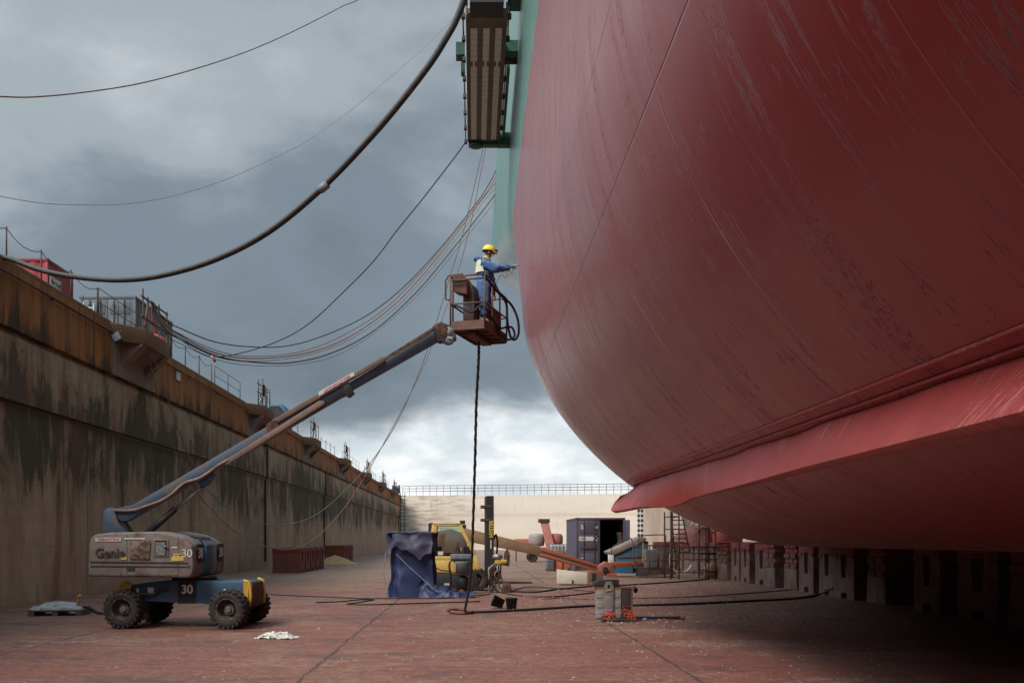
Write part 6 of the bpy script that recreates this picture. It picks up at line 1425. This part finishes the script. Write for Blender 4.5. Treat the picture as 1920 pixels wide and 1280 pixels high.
mb.build('ladder', M_scaf, o)
ht2 = H+(1010-982)/F*dS
o = thing('scaffold_tower', 'shorter scaffold frame with a plank on top, right of the tall one', 'scaffold', (at(1324, 0, dS).x, dS+.05, 0))
mb = MB(); w_ = .46
for x_, y_ in ((0, 0), (w_, 0), (0, 1.4), (w_, 1.4)): mb.tube([(x_, y_, 0), (x_, y_, ht2)], .04, 6)
for z_ in (.4, 1.2): mb.tube([(0, 0, z_), (w_, 0, z_)], .03, 5); mb.tube([(0, 1.4, z_), (w_, 1.4, z_)], .03, 5)
mb.tube([(0, 0, ht2-.1), (w_, 0, ht2-.5)], .025, 5); mb.build('frame', M_scaf, o)
mb = MB(); mb.box(-.25, -.1, ht2-.22, w_+.05, 1.5, ht2-.17); mb.build('plank', M_timber, o)
rag('red_tarpaulin', 'faded pink red tarpaulin mound rising behind the keel blocks and the scaffold', 'tarpaulin', (at(1305, 0, 80).x, 80, .4), 5.2, 3.5, 2.6, M_pink, 4, 34, 1.6)
o = thing('red_tank', 'bright orange red steel tank under the hull right of the scaffold', 'tank', (at(1364, 0, 78).x, 78, 0))
mb = MB(); mb.lathe([(.4, 0), (1.15, .02), (1.15, 2.75), (1.0, 2.9), (.3, 3.0)], 24); mb.build('shell', pm('orange_red_paint', (.45, .07, .04), (.35, .05, .035), (.2, .05, .04), 2, .6, cover=.3), o)
mb = MB(); mb.box(-.15, -1.25, 2.3, .15, -1.1, 2.6); mb.build('hatch', M_rust, o)
o = thing('tool_chest', 'brown steel chest in the gap beneath the scaffold, before the keel blocks', 'chest', (at(1328, 0, 50).x, 49.5, 0))
mb = MB(); mb.lathe([(.1, 0), (.33, .05), (.36, .5), (.22, .72), (.05, .75)], 14); mb.build('body', M_tan, o)
mb = MB(); mb.tube([(-.36, 0, .45), (.36, 0, .45)], .05, 6); mb.build('clamp', M_rust, o)
# ================================================================== HOSES AND CABLES ON THE FLOOR
def floor_hose(pix, r, mat, L, wob=.03, cat='hose'):
    pts = [gnd(x, y) for x, y in pix]; sp_ = smooth(pts, 8)
    for i, p in enumerate(sp_): p.z = max(p.z*0, 0)+r*.9; p += Vector((mnoise.noise(p*1.7)*wob, mnoise.noise(p*1.3+Vector((5, 0, 0)))*wob, 0))
    mb = MB(); mb.tube(sp_, r, 6); return tag(mb.build('floor_hose', mat), L, cat, 'hoses and cables lying on the dock floor')
floor_hose([(842, 1150), (900, 1149), (980, 1145), (1060, 1140), (1118, 1137), (1200, 1136), (1300, 1133), (1400, 1128), (1480, 1124), (1530, 1118)], .036, M_ropeblk, 'thickest black hose running from the hanging hose past the tins to the keel blocks')
floor_hose([(944, 1108), (1000, 1111), (1050, 1105), (1110, 1100), (1180, 1097), (1260, 1092), (1330, 1086)], .032, M_black, 'black hose running behind the paint tins towards the scaffold')
floor_hose([(930, 1110), (980, 1118), (1040, 1119), (1100, 1113), (1150, 1106)], .025, M_ropeblk, 'thin black cable curving behind the buckets')
floor_hose([(950, 1112), (1010, 1122), (1060, 1121), (1120, 1123), (1300, 1119), (1420, 1111), (1500, 1104)], .02, M_ropered, 'thin red brown cable passing between buckets and tins towards the blocks')
floor_hose([(508, 1115), (600, 1119), (680, 1122), (760, 1122), (850, 1121), (920, 1114)], .02, M_ropeblk, 'thin dark cable from the lift wheel past the tarpaulin')
floor_hose([(592, 1130), (640, 1128), (668, 1125), (700, 1124), (672, 1130), (650, 1133), (690, 1134), (800, 1131), (900, 1128)], .02, M_black, 'tangled black cable on the floor left of the tarpaulin')
floor_hose([(960, 1108), (990, 1100), (1040, 1103), (1100, 1108), (1118, 1109)], .018, M_hose, 'thin cable looping up towards the paint tins')
o_ = floor_hose([(840, 1147), (856, 1145), (876, 1146), (884, 1150), (868, 1152), (846, 1150)], .05, M_timber, 'short dark offcut of hose at the foot of the hanging hose', .01)
mb = MB(); a = gnd(1530, 1118); pts_ = [gnd(1515, 1119.5)+Vector((0, 0, .05)), gnd(1535, 1117)+Vector((0, 0, .06)), at(1560, 1103, 33.2), at(1580, 1088, 33), at(1594, 1080, 32.9)]
mb.tube(smooth(pts_, 6), .036, 6); tag(mb.build('block_hose', M_ropeblk), 'black hose end climbing from the floor onto a keel block', 'hose')
# loose stones, chips of paint and litter
rs = random.Random(3); mb = MB()
for i in range(3200):
    if i < 2600:
        px_ = rs.gauss(1280, 190); py_ = 1090+abs(rs.gauss(0, 48))
    else:
        px_ = rs.uniform(200, 1700); py_ = rs.uniform(1075, 1278)
    if py_ > 1279: continue
    c = gnd(px_, py_); s_ = rs.choice((.014, .02, .028, .038, .05))*rs.uniform(.6, 1.4)*(1 if py_ < 1180 else .7)
    M = Matrix.Translation(c) @ Matrix.Rotation(rs.uniform(0, 6.28), 4, 'Z')
    mb.add([(s_*rs.uniform(.7, 1.4), 0, 0), (0, s_*rs.uniform(.6, 1.2), 0), (-s_*rs.uniform(.7, 1.3), 0, 0), (0, -s_*rs.uniform(.6, 1.1), 0), (s_*rs.uniform(-.3, .3), s_*rs.uniform(-.3, .3), s_*rs.uniform(.4, .9))], [(0, 1, 4), (1, 2, 4), (2, 3, 4), (3, 0, 4)], M)
tag(mb.build('gravel', pm('gravel_stone', (.26, .2, .18), (.13, .09, .08), (.4, .36, .34), 2.5, .9, cover=.25)), 'loose stones and grit scattered over the dock floor', 'gravel', kind='stuff')
mb = MB()
for i in range(105):
    px_ = rs.uniform(520, 1500); py_ = rs.uniform(1085, 1275)
    if i < 50: px_ = rs.gauss(1070, 40); py_ = rs.gauss(1101, 2.5)
    c = gnd(px_, max(py_, 1060)); s_ = rs.uniform(.012, .035)
    M = Matrix.Translation(c+Vector((0, 0, .006))) @ Matrix.Rotation(rs.uniform(0, 6.28), 4, 'Z')
    mb.add([(s_, 0, 0), (0, s_*.6, .008), (-s_, 0, 0), (0, -s_*.5, .012)], [(0, 1, 2, 3)], M)
tag(mb.build('litter', pm('pale_litter', (.55, .53, .5), (.4, .38, .36), None, 2, .8)), 'small pale scraps of litter on the dock floor', 'litter', kind='stuff')
